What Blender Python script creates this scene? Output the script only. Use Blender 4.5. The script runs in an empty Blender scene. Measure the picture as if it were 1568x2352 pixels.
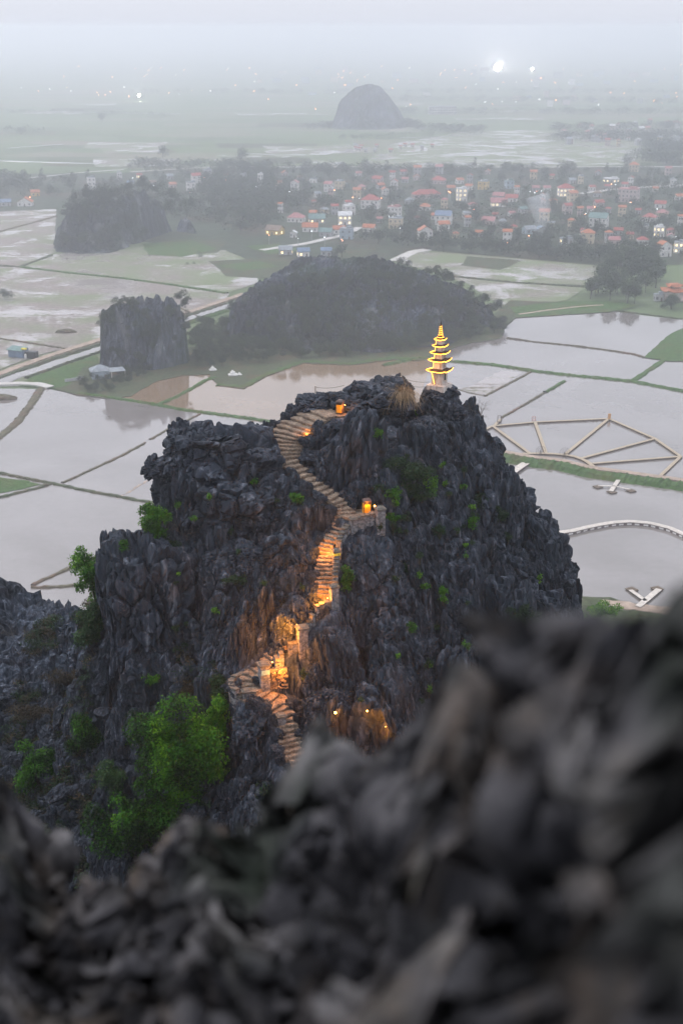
import bpy, bmesh, math, random
import numpy as np
from mathutils import Vector, Matrix, Euler
random.seed(7); R = np.random.default_rng(7)
C = bpy.context.scene.collection
SC = bpy.context.scene
HC = 150.0; K = HC / 110; DZ = HC - 110; FPX = 2940.0
PITCH = math.atan((1176 - 60) / FPX)
# ---------------------------------------------------------------- camera, sky, sun, exposure
cam = bpy.data.cameras.new('camera'); camo = bpy.data.objects.new('camera', cam); C.objects.link(camo)
camo.location = (0, 0, HC); camo.rotation_euler = (math.pi / 2 - PITCH, 0, 0)
cam.sensor_fit = 'VERTICAL'; cam.sensor_height = 36; cam.lens = 45; cam.clip_start = .05; cam.clip_end = 60000
cam.dof.use_dof = True; cam.dof.focus_distance = 84; cam.dof.aperture_fstop = 2.1
SC.camera = camo
world = bpy.data.worlds.new('World'); SC.world = world; world.use_nodes = True
wn = world.node_tree.nodes; wl = world.node_tree.links; wn.clear()
SUN_EL, SUN_ROT = math.radians(52), math.radians(-48)
sky = wn.new('ShaderNodeTexSky'); sky.sky_type = 'NISHITA'; sky.sun_disc = False
sky.sun_elevation = SUN_EL; sky.sun_rotation = SUN_ROT; sky.dust_density = 4; sky.air_density = 1.0; sky.ozone_density = 1
hs = wn.new('ShaderNodeHueSaturation'); hs.inputs['Saturation'].default_value = .25; wl.new(sky.outputs[0], hs.inputs['Color'])
ov = wn.new('ShaderNodeMix'); ov.data_type = 'RGBA'; ov.inputs[0].default_value = .8        # a closed, even cloud deck over the sky
wl.new(hs.outputs[0], ov.inputs[6]); ov.inputs[7].default_value = (7.4, 7.7, 8.6, 1)
bg = wn.new('ShaderNodeBackground'); bg.inputs[1].default_value = .12; pass
wtc = wn.new('ShaderNodeTexCoord'); wsp = wn.new('ShaderNodeSeparateXYZ'); wl.new(wtc.outputs['Generated'], wsp.inputs[0])   # overcast sky: the zenith is over twice as bright as the horizon
wmr = wn.new('ShaderNodeMapRange'); wmr.inputs['To Min'].default_value = 1.; wmr.inputs['To Max'].default_value = 2.6; wl.new(wsp.outputs[2], wmr.inputs['Value'])
wvm = wn.new('ShaderNodeVectorMath'); wvm.operation = 'SCALE'; wl.new(ov.outputs[2], wvm.inputs[0]); wl.new(wmr.outputs[0], wvm.inputs['Scale']); wl.new(wvm.outputs[0], bg.inputs[0])
wo = wn.new('ShaderNodeOutputWorld'); wl.new(bg.outputs[0], wo.inputs[0])
sl = bpy.data.lights.new('sun', 'SUN'); sl.energy = 1.5; sl.angle = math.radians(20); sl.color = (1, .95, .9)
so = bpy.data.objects.new('sun', sl); C.objects.link(so); so.location = (0, 0, 300)
# sky sun_rotation turns the sun clockwise from +Y as seen from above
sd = Vector((math.sin(SUN_ROT) * math.cos(SUN_EL), math.cos(SUN_ROT) * math.cos(SUN_EL), math.sin(SUN_EL)))
so.rotation_euler = sd.to_track_quat('Z', 'Y').to_euler()
vs = SC.view_settings; vs.view_transform = 'Standard'; vs.look = 'None'; vs.gamma = 1; vs.exposure = 0; vs.use_curve_mapping = False
SC.render.engine = 'CYCLES'
SC.cycles.use_denoising = True
SC.cycles.volume_bounces = 2; SC.cycles.max_bounces = 6; SC.cycles.transparent_max_bounces = 12
SC.cycles.sample_clamp_indirect = 4
# ---------------------------------------------------------------- helpers
cp_, sp_ = math.cos(PITCH), math.sin(PITCH)
def ray(u, v):
    x = (u - 784) / FPX; y = (1176 - v) / FPX
    return Vector((x, cp_ + y * sp_, -sp_ + y * cp_))
def W(u, v, Y):                       # the point of the place that the photo shows at (u, v), Y metres north of the viewpoint
    d = ray(u, v); return Vector((0, 0, HC)) + d * (Y / d.y)
def G(u, v, z=0.):                    # the same for a point at height z
    d = ray(u, v); return Vector((0, 0, HC)) + d * ((z - HC) / d.z)
def PX(p):                            # size of one photo pixel at p
    return (p - Vector((0, 0, HC))).length / FPX
def tag(o, label=None, cat=None, group=None, kind=None):
    if label: o['label'] = label
    if cat: o['category'] = cat
    if group: o['group'] = group
    if kind: o['kind'] = kind
    return o
def empty(name, loc=(0, 0, 0), rz=0., label=None, cat=None, group=None):
    o = bpy.data.objects.new(name, None); C.objects.link(o); o.location = loc; o.rotation_euler = (0, 0, rz)
    return tag(o, label, cat, group)
def link(name, me, parent=None, loc=None):
    o = bpy.data.objects.new(name, me); C.objects.link(o)
    if parent: o.parent = parent
    if loc is not None: o.location = loc
    return o
def npmesh(name, V, F, mat=None, smooth=False, attr=None):
    V = np.asarray(V, np.float32); F = np.asarray(F, np.int32)
    me = bpy.data.meshes.new(name); me.vertices.add(len(V)); me.vertices.foreach_set('co', V.ravel())
    n, k = F.shape; me.loops.add(n * k); me.loops.foreach_set('vertex_index', F.ravel()); me.polygons.add(n)
    me.polygons.foreach_set('loop_start', np.arange(0, n * k, k, dtype=np.int32))
    try: me.polygons.foreach_set('loop_total', np.full(n, k, np.int32))
    except Exception: pass
    if attr:
        for nm, a in attr.items():
            t = me.attributes.new(nm, 'FLOAT', 'POINT'); t.data.foreach_set('value', np.asarray(a, np.float32))
    me.update(calc_edges=True)
    me.polygons.foreach_set('use_smooth', np.full(n, smooth))
    if mat: me.materials.append(mat)
    return me
def copy_tree(o, parent=None):
    c = o.copy(); C.objects.link(c)
    if parent: c.parent = parent
    for ch in list(o.children): copy_tree(ch, c)
    return c
class MB:                             # collects boxes, tubes and faces into ONE mesh
    def __init__(s): s.v = []; s.f = []
    def add(s, vs_, fs):
        n = len(s.v); s.v += [tuple(p) for p in vs_]; s.f += [tuple(i + n for i in f) for f in fs]
    def box(s, c, d, rz=0, j=0., top=1.):
        cx, cy, cz = c; vs_ = []; ca, sa = math.cos(rz), math.sin(rz)
        for z in (-.5, .5):
            k = top if z > 0 else 1
            for x, y in ((-.5, -.5), (.5, -.5), (.5, .5), (-.5, .5)):
                X = x * d[0] * k + random.uniform(-j, j); Y = y * d[1] * k + random.uniform(-j, j)
                vs_.append((cx + X * ca - Y * sa, cy + X * sa + Y * ca, cz + z * d[2] + random.uniform(-j, j)))
        s.add(vs_, [(3, 2, 1, 0), (4, 5, 6, 7), (0, 1, 5, 4), (1, 2, 6, 5), (2, 3, 7, 6), (3, 0, 4, 7)])
    def tube(s, pts, r, n=6, r2=None, cap=True):
        pts = [Vector(p) for p in pts]; m = len(pts); vs_ = []; r2 = r if r2 is None else r2
        for i, p in enumerate(pts):
            d = (pts[min(i + 1, m - 1)] - pts[max(i - 1, 0)]).normalized()
            a = d.cross(Vector((0, 0, 1)))
            if a.length < .05: a = d.cross(Vector((1, 0, 0)))
            a.normalize(); b = d.cross(a); rr = r + (r2 - r) * i / max(1, m - 1)
            for k in range(n):
                t = 2 * math.pi * k / n; vs_.append(p + a * math.cos(t) * rr + b * math.sin(t) * rr)
        fs = [(i * n + k, i * n + (k + 1) % n, (i + 1) * n + (k + 1) % n, (i + 1) * n + k) for i in range(m - 1) for k in range(n)]
        if cap: fs += [tuple(range(n))[::-1], tuple((m - 1) * n + k for k in range(n))]
        s.add(vs_, fs)
    def mesh(s, name, mat, smooth=False):
        me = bpy.data.meshes.new(name); me.from_pydata(s.v, [], s.f); me.update()
        if mat: me.materials.append(mat)
        if smooth: me.polygons.foreach_set('use_smooth', [True] * len(me.polygons))
        return me
    def build(s, name, mat, parent=None, smooth=False): return link(name, s.mesh(name, mat, smooth), parent)
# ---- noise
def _h(ix, iy, iz, seed):
    with np.errstate(over='ignore'):
        h = (ix.astype(np.uint32) * np.uint32(374761393) + iy.astype(np.uint32) * np.uint32(668265263) + iz.astype(np.uint32) * np.uint32(2147483647) + np.uint32(seed * 144665 + 1013))
        h = (h ^ (h >> np.uint32(13))) * np.uint32(1274126177); h = (h ^ (h >> np.uint32(16))) * np.uint32(2246822519); h ^= h >> np.uint32(15)
    return h.astype(np.float64) / 4294967296.
def vnoise(x, y, z, seed=0):
    x0, y0, z0 = np.floor(x), np.floor(y), np.floor(z); fx, fy, fz = x - x0, y - y0, z - z0
    x0, y0, z0 = x0.astype(np.int64), y0.astype(np.int64), z0.astype(np.int64)
    fx, fy, fz = [f * f * (3 - 2 * f) for f in (fx, fy, fz)]
    r = 0
    for dx in (0, 1):
        for dy in (0, 1):
            for dz in (0, 1):
                r = r + _h(x0 + dx, y0 + dy, z0 + dz, seed) * (fx if dx else 1 - fx) * (fy if dy else 1 - fy) * (fz if dz else 1 - fz)
    return r * 2 - 1
def fbm(x, y, z, o=4, seed=0):
    r = 0; a = 1.; t = 0
    for i in range(o):
        r = r + a * vnoise(x * 2 ** i + 17.3 * i, y * 2 ** i, z * 2 ** i, seed + i); t += a; a *= .5
    return r / t
def worley2(x, y, seed=0, jit=.95):   # F1, F2, random of the nearest cell
    xi, yi = np.floor(x).astype(np.int64), np.floor(y).astype(np.int64)
    f1 = np.full(x.shape, 9.); f2 = np.full(x.shape, 9.); idr = np.zeros(x.shape)
    z = np.zeros_like(xi)
    for dx in (-1, 0, 1):
        for dy in (-1, 0, 1):
            cx, cy = xi + dx, yi + dy
            px = cx + .5 + jit * (_h(cx, cy, z, seed) - .5); py = cy + .5 + jit * (_h(cx, cy, z + 7, seed) - .5)
            d = np.hypot(x - px, y - py); c = d < f1
            f2 = np.where(c, f1, np.minimum(f2, d)); idr = np.where(c, _h(cx, cy, z + 13, seed), idr); f1 = np.where(c, d, f1)
    return f1, f2, idr
def worley3(x, y, z, seed=0):
    xi, yi, zi = [np.floor(a).astype(np.int64) for a in (x, y, z)]
    f1 = np.full(x.shape, 9.); f2 = np.full(x.shape, 9.); idr = np.zeros(x.shape)
    for dx in (-1, 0, 1):
        for dy in (-1, 0, 1):
            for dz in (-1, 0, 1):
                cx, cy, cz = xi + dx, yi + dy, zi + dz
                d = np.sqrt((x - cx - _h(cx, cy, cz, seed)) ** 2 + (y - cy - _h(cx, cy, cz, seed + 31)) ** 2 + (z - cz - _h(cx, cy, cz, seed + 57)) ** 2)
                c = d < f1; f2 = np.where(c, f1, np.minimum(f2, d)); idr = np.where(c, _h(cx, cy, cz, seed + 91), idr); f1 = np.where(c, d, f1)
    return f1, f2, idr
def sstep(a, b, x): t = np.clip((x - a) / (b - a), 0, 1); return t * t * (3 - 2 * t)
def rbf(P, Q):                        # linear-kernel interpolation of heights P(x,y,z) at Q(n,2)
    P = np.array(P, float); A = np.hypot(P[:, None, 0] - P[None, :, 0], P[:, None, 1] - P[None, :, 1])
    m = P[:, 2].mean(); w = np.linalg.solve(A - 1e-6 * np.eye(len(P)), P[:, 2] - m)
    out = np.full(len(Q), m)
    for i in range(len(P)): out += w[i] * np.hypot(Q[:, 0] - P[i, 0], Q[:, 1] - P[i, 1])
    return out
def gridfaces(nx, ny):
    i = np.arange(ny - 1)[:, None] * nx + np.arange(nx - 1)[None, :]; i = i.ravel()
    return np.stack([i, i + 1, i + nx + 1, i + nx], 1)
def polydist(x, y, pts):              # distance to a polyline and height along it
    d = np.full(x.shape, 1e9); h = np.zeros(x.shape)
    for a, b in zip(pts[:-1], pts[1:]):
        ax, ay, bx, by = a[0], a[1], b[0], b[1]; L = (bx - ax) ** 2 + (by - ay) ** 2 + 1e-9
        t = np.clip(((x - ax) * (bx - ax) + (y - ay) * (by - ay)) / L, 0, 1)
        e = np.hypot(x - ax - t * (bx - ax), y - ay - t * (by - ay)); c = e < d
        d = np.where(c, e, d); h = np.where(c, a[2] + t * (b[2] - a[2]), h)
    return d, h
def inpoly(x, y, poly):
    r = False; n = len(poly)
    for i in range(n):
        x1, y1 = poly[i][:2]; x2, y2 = poly[(i + 1) % n][:2]
        if (y1 > y) != (y2 > y) and x < (x2 - x1) * (y - y1) / (y2 - y1) + x1: r = not r
    return r
# ---------------------------------------------------------------- materials
class NT:
    def __init__(s, name):
        s.m = bpy.data.materials.new(name); s.m.use_nodes = True; s.t = s.m.node_tree; s.n = s.t.nodes; s.l = s.t.links
        s.b = s.n['Principled BSDF']; s.b.inputs['Roughness'].default_value = .85; s.b.inputs['Specular IOR Level'].default_value = .12
        s.tc = s.n.new('ShaderNodeTexCoord')
    def vec(s, scale=(1, 1, 1), rot=(0, 0, 0), src='Object'):
        k = s.n.new('ShaderNodeMapping'); k.inputs['Scale'].default_value = scale; k.inputs['Rotation'].default_value = rot
        s.l.new(s.tc.outputs[src], k.inputs[0]); return k.outputs[0]
    def noise(s, vec, scale=1, detail=4, rough=.55, dist=0):
        k = s.n.new('ShaderNodeTexNoise'); k.inputs['Scale'].default_value = scale; k.inputs['Detail'].default_value = detail
        k.inputs['Roughness'].default_value = rough; k.inputs['Distortion'].default_value = dist; s.l.new(vec, k.inputs['Vector']); return k.outputs[0]
    def voro(s, vec, scale=1, feat='F1'):
        k = s.n.new('ShaderNodeTexVoronoi'); k.feature = feat; k.inputs['Scale'].default_value = scale; s.l.new(vec, k.inputs['Vector']); return k
    def ramp(s, fac, stops, interp='LINEAR'):
        k = s.n.new('ShaderNodeValToRGB'); k.color_ramp.interpolation = interp; e = k.color_ramp.elements
        while len(e) < len(stops): e.new(.5)
        for i, (p, c) in enumerate(stops):
            e[i].position = p; e[i].color = (c, c, c, 1) if isinstance(c, (int, float)) else (*c, 1)
        s.l.new(fac, k.inputs[0]); return k.outputs[0]
    def mix(s, fac, a, b, mode='MIX'):
        k = s.n.new('ShaderNodeMix'); k.data_type = 'RGBA'; k.blend_type = mode
        for i, x in ((0, fac), (6, a), (7, b)):
            if isinstance(x, (int, float)): k.inputs[i].default_value = x if i == 0 else (x, x, x, 1)
            elif isinstance(x, tuple): k.inputs[i].default_value = (*x, 1)
            else: s.l.new(x, k.inputs[i])
        return k.outputs[2]
    def math(s, op, a, b=0.):
        k = s.n.new('ShaderNodeMath'); k.operation = op
        for i, x in ((0, a), (1, b)):
            if isinstance(x, (int, float)): k.inputs[i].default_value = x
            else: s.l.new(x, k.inputs[i])
        return k.outputs[0]
    def attr(s, name):
        k = s.n.new('ShaderNodeAttribute'); k.attribute_name = name; return k.outputs['Fac']
    def bump(s, h, dist=.1, strength=1., prev=None):
        k = s.n.new('ShaderNodeBump'); k.inputs['Distance'].default_value = dist; k.inputs['Strength'].default_value = strength
        s.l.new(h, k.inputs['Height'])
        if prev is not None: s.l.new(prev, k.inputs['Normal'])
        return k.outputs[0]
    def col(s, x):
        if isinstance(x, tuple): s.b.inputs['Base Color'].default_value = (*x, 1)
        else: s.l.new(x, s.b.inputs['Base Color'])
    def rough(s, x):
        if isinstance(x, (int, float)): s.b.inputs['Roughness'].default_value = x
        else: s.l.new(x, s.b.inputs['Roughness'])
    def nrm(s, x): s.l.new(x, s.b.inputs['Normal'])
def flat(name, c, rough=.8, var=.25, sc=2., metal=0.):
    t = NT(name); v = t.vec(); n = t.noise(v, sc, 5); lo = tuple(x * (1 - var) for x in c); hi = tuple(min(1, x * (1 + var)) for x in c)
    t.col(t.ramp(n, [(.3, lo), (.7, hi)])); t.rough(rough); t.b.inputs['Metallic'].default_value = metal
    t.nrm(t.bump(t.noise(v, sc * 6, 3), .02, .5)); return t.m
def emit(name, c, e):
    t = NT(name); t.col((0.02, .02, .02)); t.b.inputs['Emission Color'].default_value = (*c, 1); t.b.inputs['Emission Strength'].default_value = e; return t.m
def rock_mat(name, sc=1., dark=1., green=.0, pale=0.):
    t = NT(name); v = t.vec(); vz = t.vec((1, 1, .3)); vzz = t.vec((1, 1, .09)); d = dark
    big = t.noise(v, .35 * sc, 5, .6); fine = t.noise(vz, 2.4 * sc, 9, .66, .5); st = t.noise(vzz, 5 * sc, 7, .62); grit = t.noise(v, 7 * sc, 8, .7)
    c = t.ramp(fine, [(.32, (.007 * d, .008 * d, .011 * d)), (.45, (.034 * d, .043 * d, .053 * d)), (.58, (.08 * d, .088 * d, .102 * d)), (.72, (.32 * d, .32 * d, .33 * d))])  # dark crevices and pale highlights painted into the tones, along the bump's noise
    c2 = t.ramp(st, [(.33, (.014 * d, .016 * d, .021 * d)), (.55, (.055 * d, .061 * d, .073 * d)), (.72, (.28 * d, .275 * d, .28 * d))])
    c = t.mix(t.ramp(big, [(.42, 0.), (.58, 1.)]), c, c2)
    c = t.mix(t.ramp(grit, [(.36, .6), (.48, 0.)]), c, (.012 * d, .013 * d, .016 * d))
    c = t.mix(t.ramp(t.noise(v, .8 * sc, 4, .6), [(.54, 0.), (.72, .4)]), c, (.070 * d, .058 * d, .055 * d))
    if pale: c = t.mix(t.ramp(t.noise(vz, .5 * sc, 5, .6), [(.56, 0.), (.66, pale)]), c, (.17, .16, .15))
    if green: c = t.mix(t.ramp(t.noise(v, .22 * sc, 6, .65), [(.5 - .12 * green, 0.), (.66 - .1 * green, .85)]), c, (.020, .034, .014))
    hs_ = t.n.new('ShaderNodeHueSaturation'); t.l.new(c, hs_.inputs['Color']); t.l.new(t.ramp(t.noise(v, .13 * sc, 4, .55, .6), [(.36, .30), (.5, .5), (.66, 1.)]), hs_.inputs['Value'])
    k_ = t.n.new('ShaderNodeVectorMath'); k_.operation = 'MULTIPLY'; k_.inputs[1].default_value = (1.36, 1.46, 1.66); t.l.new(hs_.outputs[0], k_.inputs[0]); c = k_.outputs[0]
    t.col(c); t.rough(.8)
    cr = t.voro(t.vec((1, 1, .3)), 2.4 * sc, 'DISTANCE_TO_EDGE').outputs['Distance']
    b = t.bump(t.ramp(cr, [(0, 0.), (.06, 1.)]), .12 / sc, .6); b = t.bump(fine, .25 / sc, .7, b); b = t.bump(grit, .05 / sc, .6, b)
    t.nrm(b); return t.m
def leaf_mat(name, dark, mid, lite, trans=.25):
    t = NT(name); a = t.attr('shade'); oi = t.n.new('ShaderNodeObjectInfo')
    f = t.math('ADD', t.math('MULTIPLY', a, .8), t.math('MULTIPLY', oi.outputs['Random'], .2))
    t.col(t.ramp(f, [(.1, dark), (.5, mid), (.95, lite)])); t.rough(.55)
    t.b.inputs['Specular IOR Level'].default_value = .15
    tr = t.n.new('ShaderNodeBsdfTranslucent'); t.l.new(t.ramp(f, [(.1, dark), (.9, lite)]), tr.inputs[0])
    mx = t.n.new('ShaderNodeMixShader'); mx.inputs[0].default_value = trans
    t.l.new(t.b.outputs[0], mx.inputs[1]); t.l.new(tr.outputs[0], mx.inputs[2]); t.l.new(mx.outputs[0], t.n['Material Output'].inputs[0]); return t.m
M = {}
M['rock'] = rock_mat('karst_rock', 1., .85); M['rockf'] = rock_mat('far_karst_rock', .2, 1.0, .55, .95); M['rockn'] = rock_mat('near_rock', 9, 1.2)
M['leaf'] = leaf_mat('bright_leaf', (.004, .015, .003), (.03, .12, .006), (.20, .38, .012), .3)
M['leafd'] = leaf_mat('dark_leaf', (.008, .018, .008), (.016, .038, .014), (.035, .075, .02))
M['leaft'] = leaf_mat('tree_leaf', (.006, .014, .007), (.022, .042, .014), (.075, .105, .028))
M['leaffar'] = leaf_mat('distant_leaf', (.008, .016, .010), (.022, .040, .018), (.065, .085, .030))
M['straw'] = leaf_mat('dry_straw', (.09, .06, .035), (.22, .15, .09), (.42, .31, .2))
M['scrub'] = leaf_mat('dry_scrub', (.012, .010, .006), (.04, .030, .018), (.11, .085, .05)); M['twig'] = flat('twig', (.09, .075, .06)); M['bark'] = flat('bark', (.05, .042, .035))
def water_mat(name, lo, hi):
    t = NT(name); v = t.vec(); n = t.noise(v, .02, 4, .55, .8); n2 = t.noise(t.vec((1, 1.6, 1)), .3, 5, .6)
    c = t.ramp(t.math('ADD', t.math('MULTIPLY', n, .75), t.math('MULTIPLY', n2, .25)), [(.35, lo), (.65, hi)])
    sp = t.noise(t.vec((.5, 1, 1), (0, 0, .5)), 1.1, 4, .6, .5); t.col(t.mix(t.ramp(sp, [(.70, 0.), (.74, .8)]), c, (.09, .075, .06)))
    t.rough(t.ramp(n2, [(.4, .03), (.7, .10)])); t.b.inputs['IOR'].default_value = 1.62; t.b.inputs['Specular IOR Level'].default_value = .6
    t.nrm(t.bump(t.noise(v, .9, 3, .5), .012, .3)); return t.m
M['water'] = water_mat('muddy_water', (.115, .100, .09), (.17, .152, .145)); M['water_brown_refl'] = water_mat('brown_water_reflection', (.14, .092, .055), (.19, .132, .085))  # the browner one mixes real mud with painted reflection of the hills

def mud_mat(name, rot, wet=.5, green=.3):
    t = NT(name); vr = t.vec((1, 1, 1), (0, 0, rot)); vs_ = t.vec((.10, 1.5, 1), (0, 0, rot)); v = t.vec()
    big = t.noise(v, .025, 6, .62, .6); rows = t.noise(vs_, .35, 4, .6); fine = t.noise(v, .35, 6, .65)
    s = t.math('ADD', t.math('ADD', t.math('MULTIPLY', big, .55), t.math('MULTIPLY', rows, .28)), t.math('MULTIPLY', fine, .22))
    w = t.ramp(s, [(.60 - wet * .12, 0.), (.635 - wet * .12, 1.)])
    dry = t.mix(t.ramp(t.noise(v, .03, 4), [(.5 - green * .3, 0.), (.75 - green * .3, 1.)]), t.ramp(fine, [(.35, (.10, .082, .07)), (.65, (.20, .165, .15))]), (.10, .125, .055))
    t.col(t.mix(w, dry, (.24, .21, .20))); t.rough(t.ramp(w, [(0, .9), (1, .06)])); t.b.inputs['IOR'].default_value = 1.5; t.b.inputs['Specular IOR Level'].default_value = .5
    t.nrm(t.bump(t.mix(w, s, .5), .25, .5)); return t.m
M['mud1'] = mud_mat('wet_paddy_mud', .25, .5, .2); M['mud2'] = mud_mat('drying_paddy', .1, .42, .55); M['mud3'] = mud_mat('ploughed_paddy', -.7, .55, .45)
def ground_mat():
    t = NT('lowland'); v = t.vec(); n = t.noise(v, .004, 6, .6); ch = t.voro(t.vec((.006, .015, 1)), 1.).outputs['Color']
    sepc = t.n.new('ShaderNodeSeparateColor'); t.l.new(ch, sepc.inputs[0])
    c = t.ramp(sepc.outputs[0], [(.0, (.065, .085, .045)), (.4, (.085, .12, .055)), (.7, (.11, .13, .075)), (1., (.15, .13, .10))], 'LINEAR')
    c = t.mix(t.ramp(n, [(.4, 0.), (.65, .6)]), c, (.09, .12, .05)); t.col(c)
    t.rough(.9); t.nrm(t.bump(t.noise(v, .5, 4), .2, .6)); return t.m
M['ground'] = ground_mat()
def grass_mat(name, c, sc=.6):
    t = NT(name); v = t.vec(); a = t.noise(v, sc, 6, .65); b = t.noise(v, sc * .15, 4)
    k = t.ramp(a, [(.3, tuple(x * .45 for x in c)), (.55, c), (.75, tuple(min(1, x * 1.6) for x in c))])
    t.col(t.mix(t.ramp(b, [(.5, 0.), (.7, .6)]), k, (c[0] * 1.2 + .03, c[1] * .75, c[2]))); t.nrm(t.bump(a, .5, .8)); return t.m
M['grass'] = grass_mat('green_grass', (.042, .085, .02)); M['grassd'] = grass_mat('dull_grass', (.05, .062, .030)); M['bank'] = grass_mat('bank_soil', (.085, .075, .045))
M['soil'] = flat('soil', (.26, .2, .16), .9, .25, .4); M['road'] = flat('pale_road', (.36, .34, .32), .85, .15, .3)
M['scrubg'] = grass_mat('scrub_floor', (.028, .030, .016), .8)
M['plank'] = flat('bamboo_plank', (.29, .235, .17), .7, .3, 1.5); M['conc'] = flat('pale_concrete', (.42, .38, .34), .8, .2, .8)
def stepmat():
    t = NT('worn_step_stone'); v = t.vec(); a_ = t.noise(v, 1.6, 6, .65); b_ = t.noise(v, 9, 6, .7); c = t.ramp(a_, [(.32, (.09, .068, .054)), (.5, (.22, .165, .125)), (.7, (.34, .27, .21))])
    t.col(t.mix(t.ramp(b_, [(.4, .75), (.55, 0.)]), c, (.035, .03, .026))); t.nrm(t.bump(b_, .12, .9, t.bump(a_, .2, .6))); return t.m
M['tan'] = stepmat(); M['brick'] = flat('grey_wall_stone', (.15, .145, .15), .85, .7, 6.)
M['cap'] = flat('wall_coping', (.09, .08, .07), .85, .5, 4.)
M['bin'] = flat('bin_yellow', (.75, .30, .015), .5, .08); M['bind'] = flat('bin_brown', (.09, .06, .055), .5, .1); M['black'] = flat('black_metal', (.015, .015, .016), .4, .1)
M['white'] = flat('white_plaster', (.62, .6, .57), .8, .12, .8)
def stained():
    t = NT('stained_plaster'); v = t.vec((1, 1, .25)); t.col(t.ramp(t.noise(v, 5, 7, .65), [(.3, (.16, .12, .10)), (.5, (.42, .37, .34)), (.7, (.6, .55, .52))])); t.nrm(t.bump(t.noise(v, 14, 4), .02, .6)); return t.m
M['stain'] = stained(); M['proof'] = flat('pagoda_roof', (.055, .03, .02), .7, .4, 8)
M['led'] = emit('led_strip', (1, .42, .05), 6); M['bulb'] = emit('bulb', (1, .42, .08), 22)
M['wood'] = flat('dark_wood', (.10, .075, .055))
# ---------------------------------------------------------------- haze
hz = MB(); hz.box((0, 5000, 76), (12000, 11000, 156)); m_h = bpy.data.materials.new('haze_air'); m_h.use_nodes = True
m_h.node_tree.nodes.clear(); pv = m_h.node_tree.nodes.new('ShaderNodeVolumePrincipled'); oh = m_h.node_tree.nodes.new('ShaderNodeOutputMaterial')
pv.inputs['Density'].default_value = .00047; pv.inputs['Color'].default_value = (.92, .94, 1., 1); pv.inputs['Anisotropy'].default_value = .8
m_h.node_tree.links.new(pv.outputs[0], oh.inputs['Volume'])
tag(hz.build('haze', m_h), kind='stuff')
# ================================================================ the crag with the stairs
STAIR = [(745,942,88.2,88),(712,958,87.5,95),(684,978,86.7,100),(662,1000,86,98),(655,1020,85.5,94),(654,1040,84.8,70),(668,1066,83.9,44),(693,1090,83,48),(718,1112,82.2,46),(748,1132,81.6,42),(778,1152,81.1,40),(790,1172,80.6,54),(788,1192,80.1,44),(779,1214,79.6,38),(757,1240,79,36),
         (749,1262,78.5,38),(747,1294,77.8,42),(747,1323,77.1,44),(745,1352,76.5,44),(736,1385,75.9,44),(708,1420,75.4,34),(668,1455,74.9,34),(640,1490,74.3,34),(604,1528,73.5,36),(572,1560,72.7,50),(580,1588,72.1,50),(612,1602,71.7,60),(640,1622,71.2,60),(655,1645,70.6,50),(660,1675,69.9,50),(668,1704,69.3,50),(688,1765,68,40),(740,1800,67,40)]
STW = [p[3] * PX(W(*p[:3])) for p in STAIR]; STAIR = [p[:3] for p in STAIR]
SP = [tuple(W(*p)) for p in STAIR]
LAND2 = [tuple(W(800,1180,80.4)), tuple(W(860,1182,80.1))]
LAND1 = [tuple(W(745,942,88.2)), tuple(W(800,946,88.0))]
PAG = W(1008, 884, 91.5)
PAGP = [tuple(PAG - Vector((.3, 0, .05))), tuple(PAG + Vector((.3, 0, -.05)))]
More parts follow.
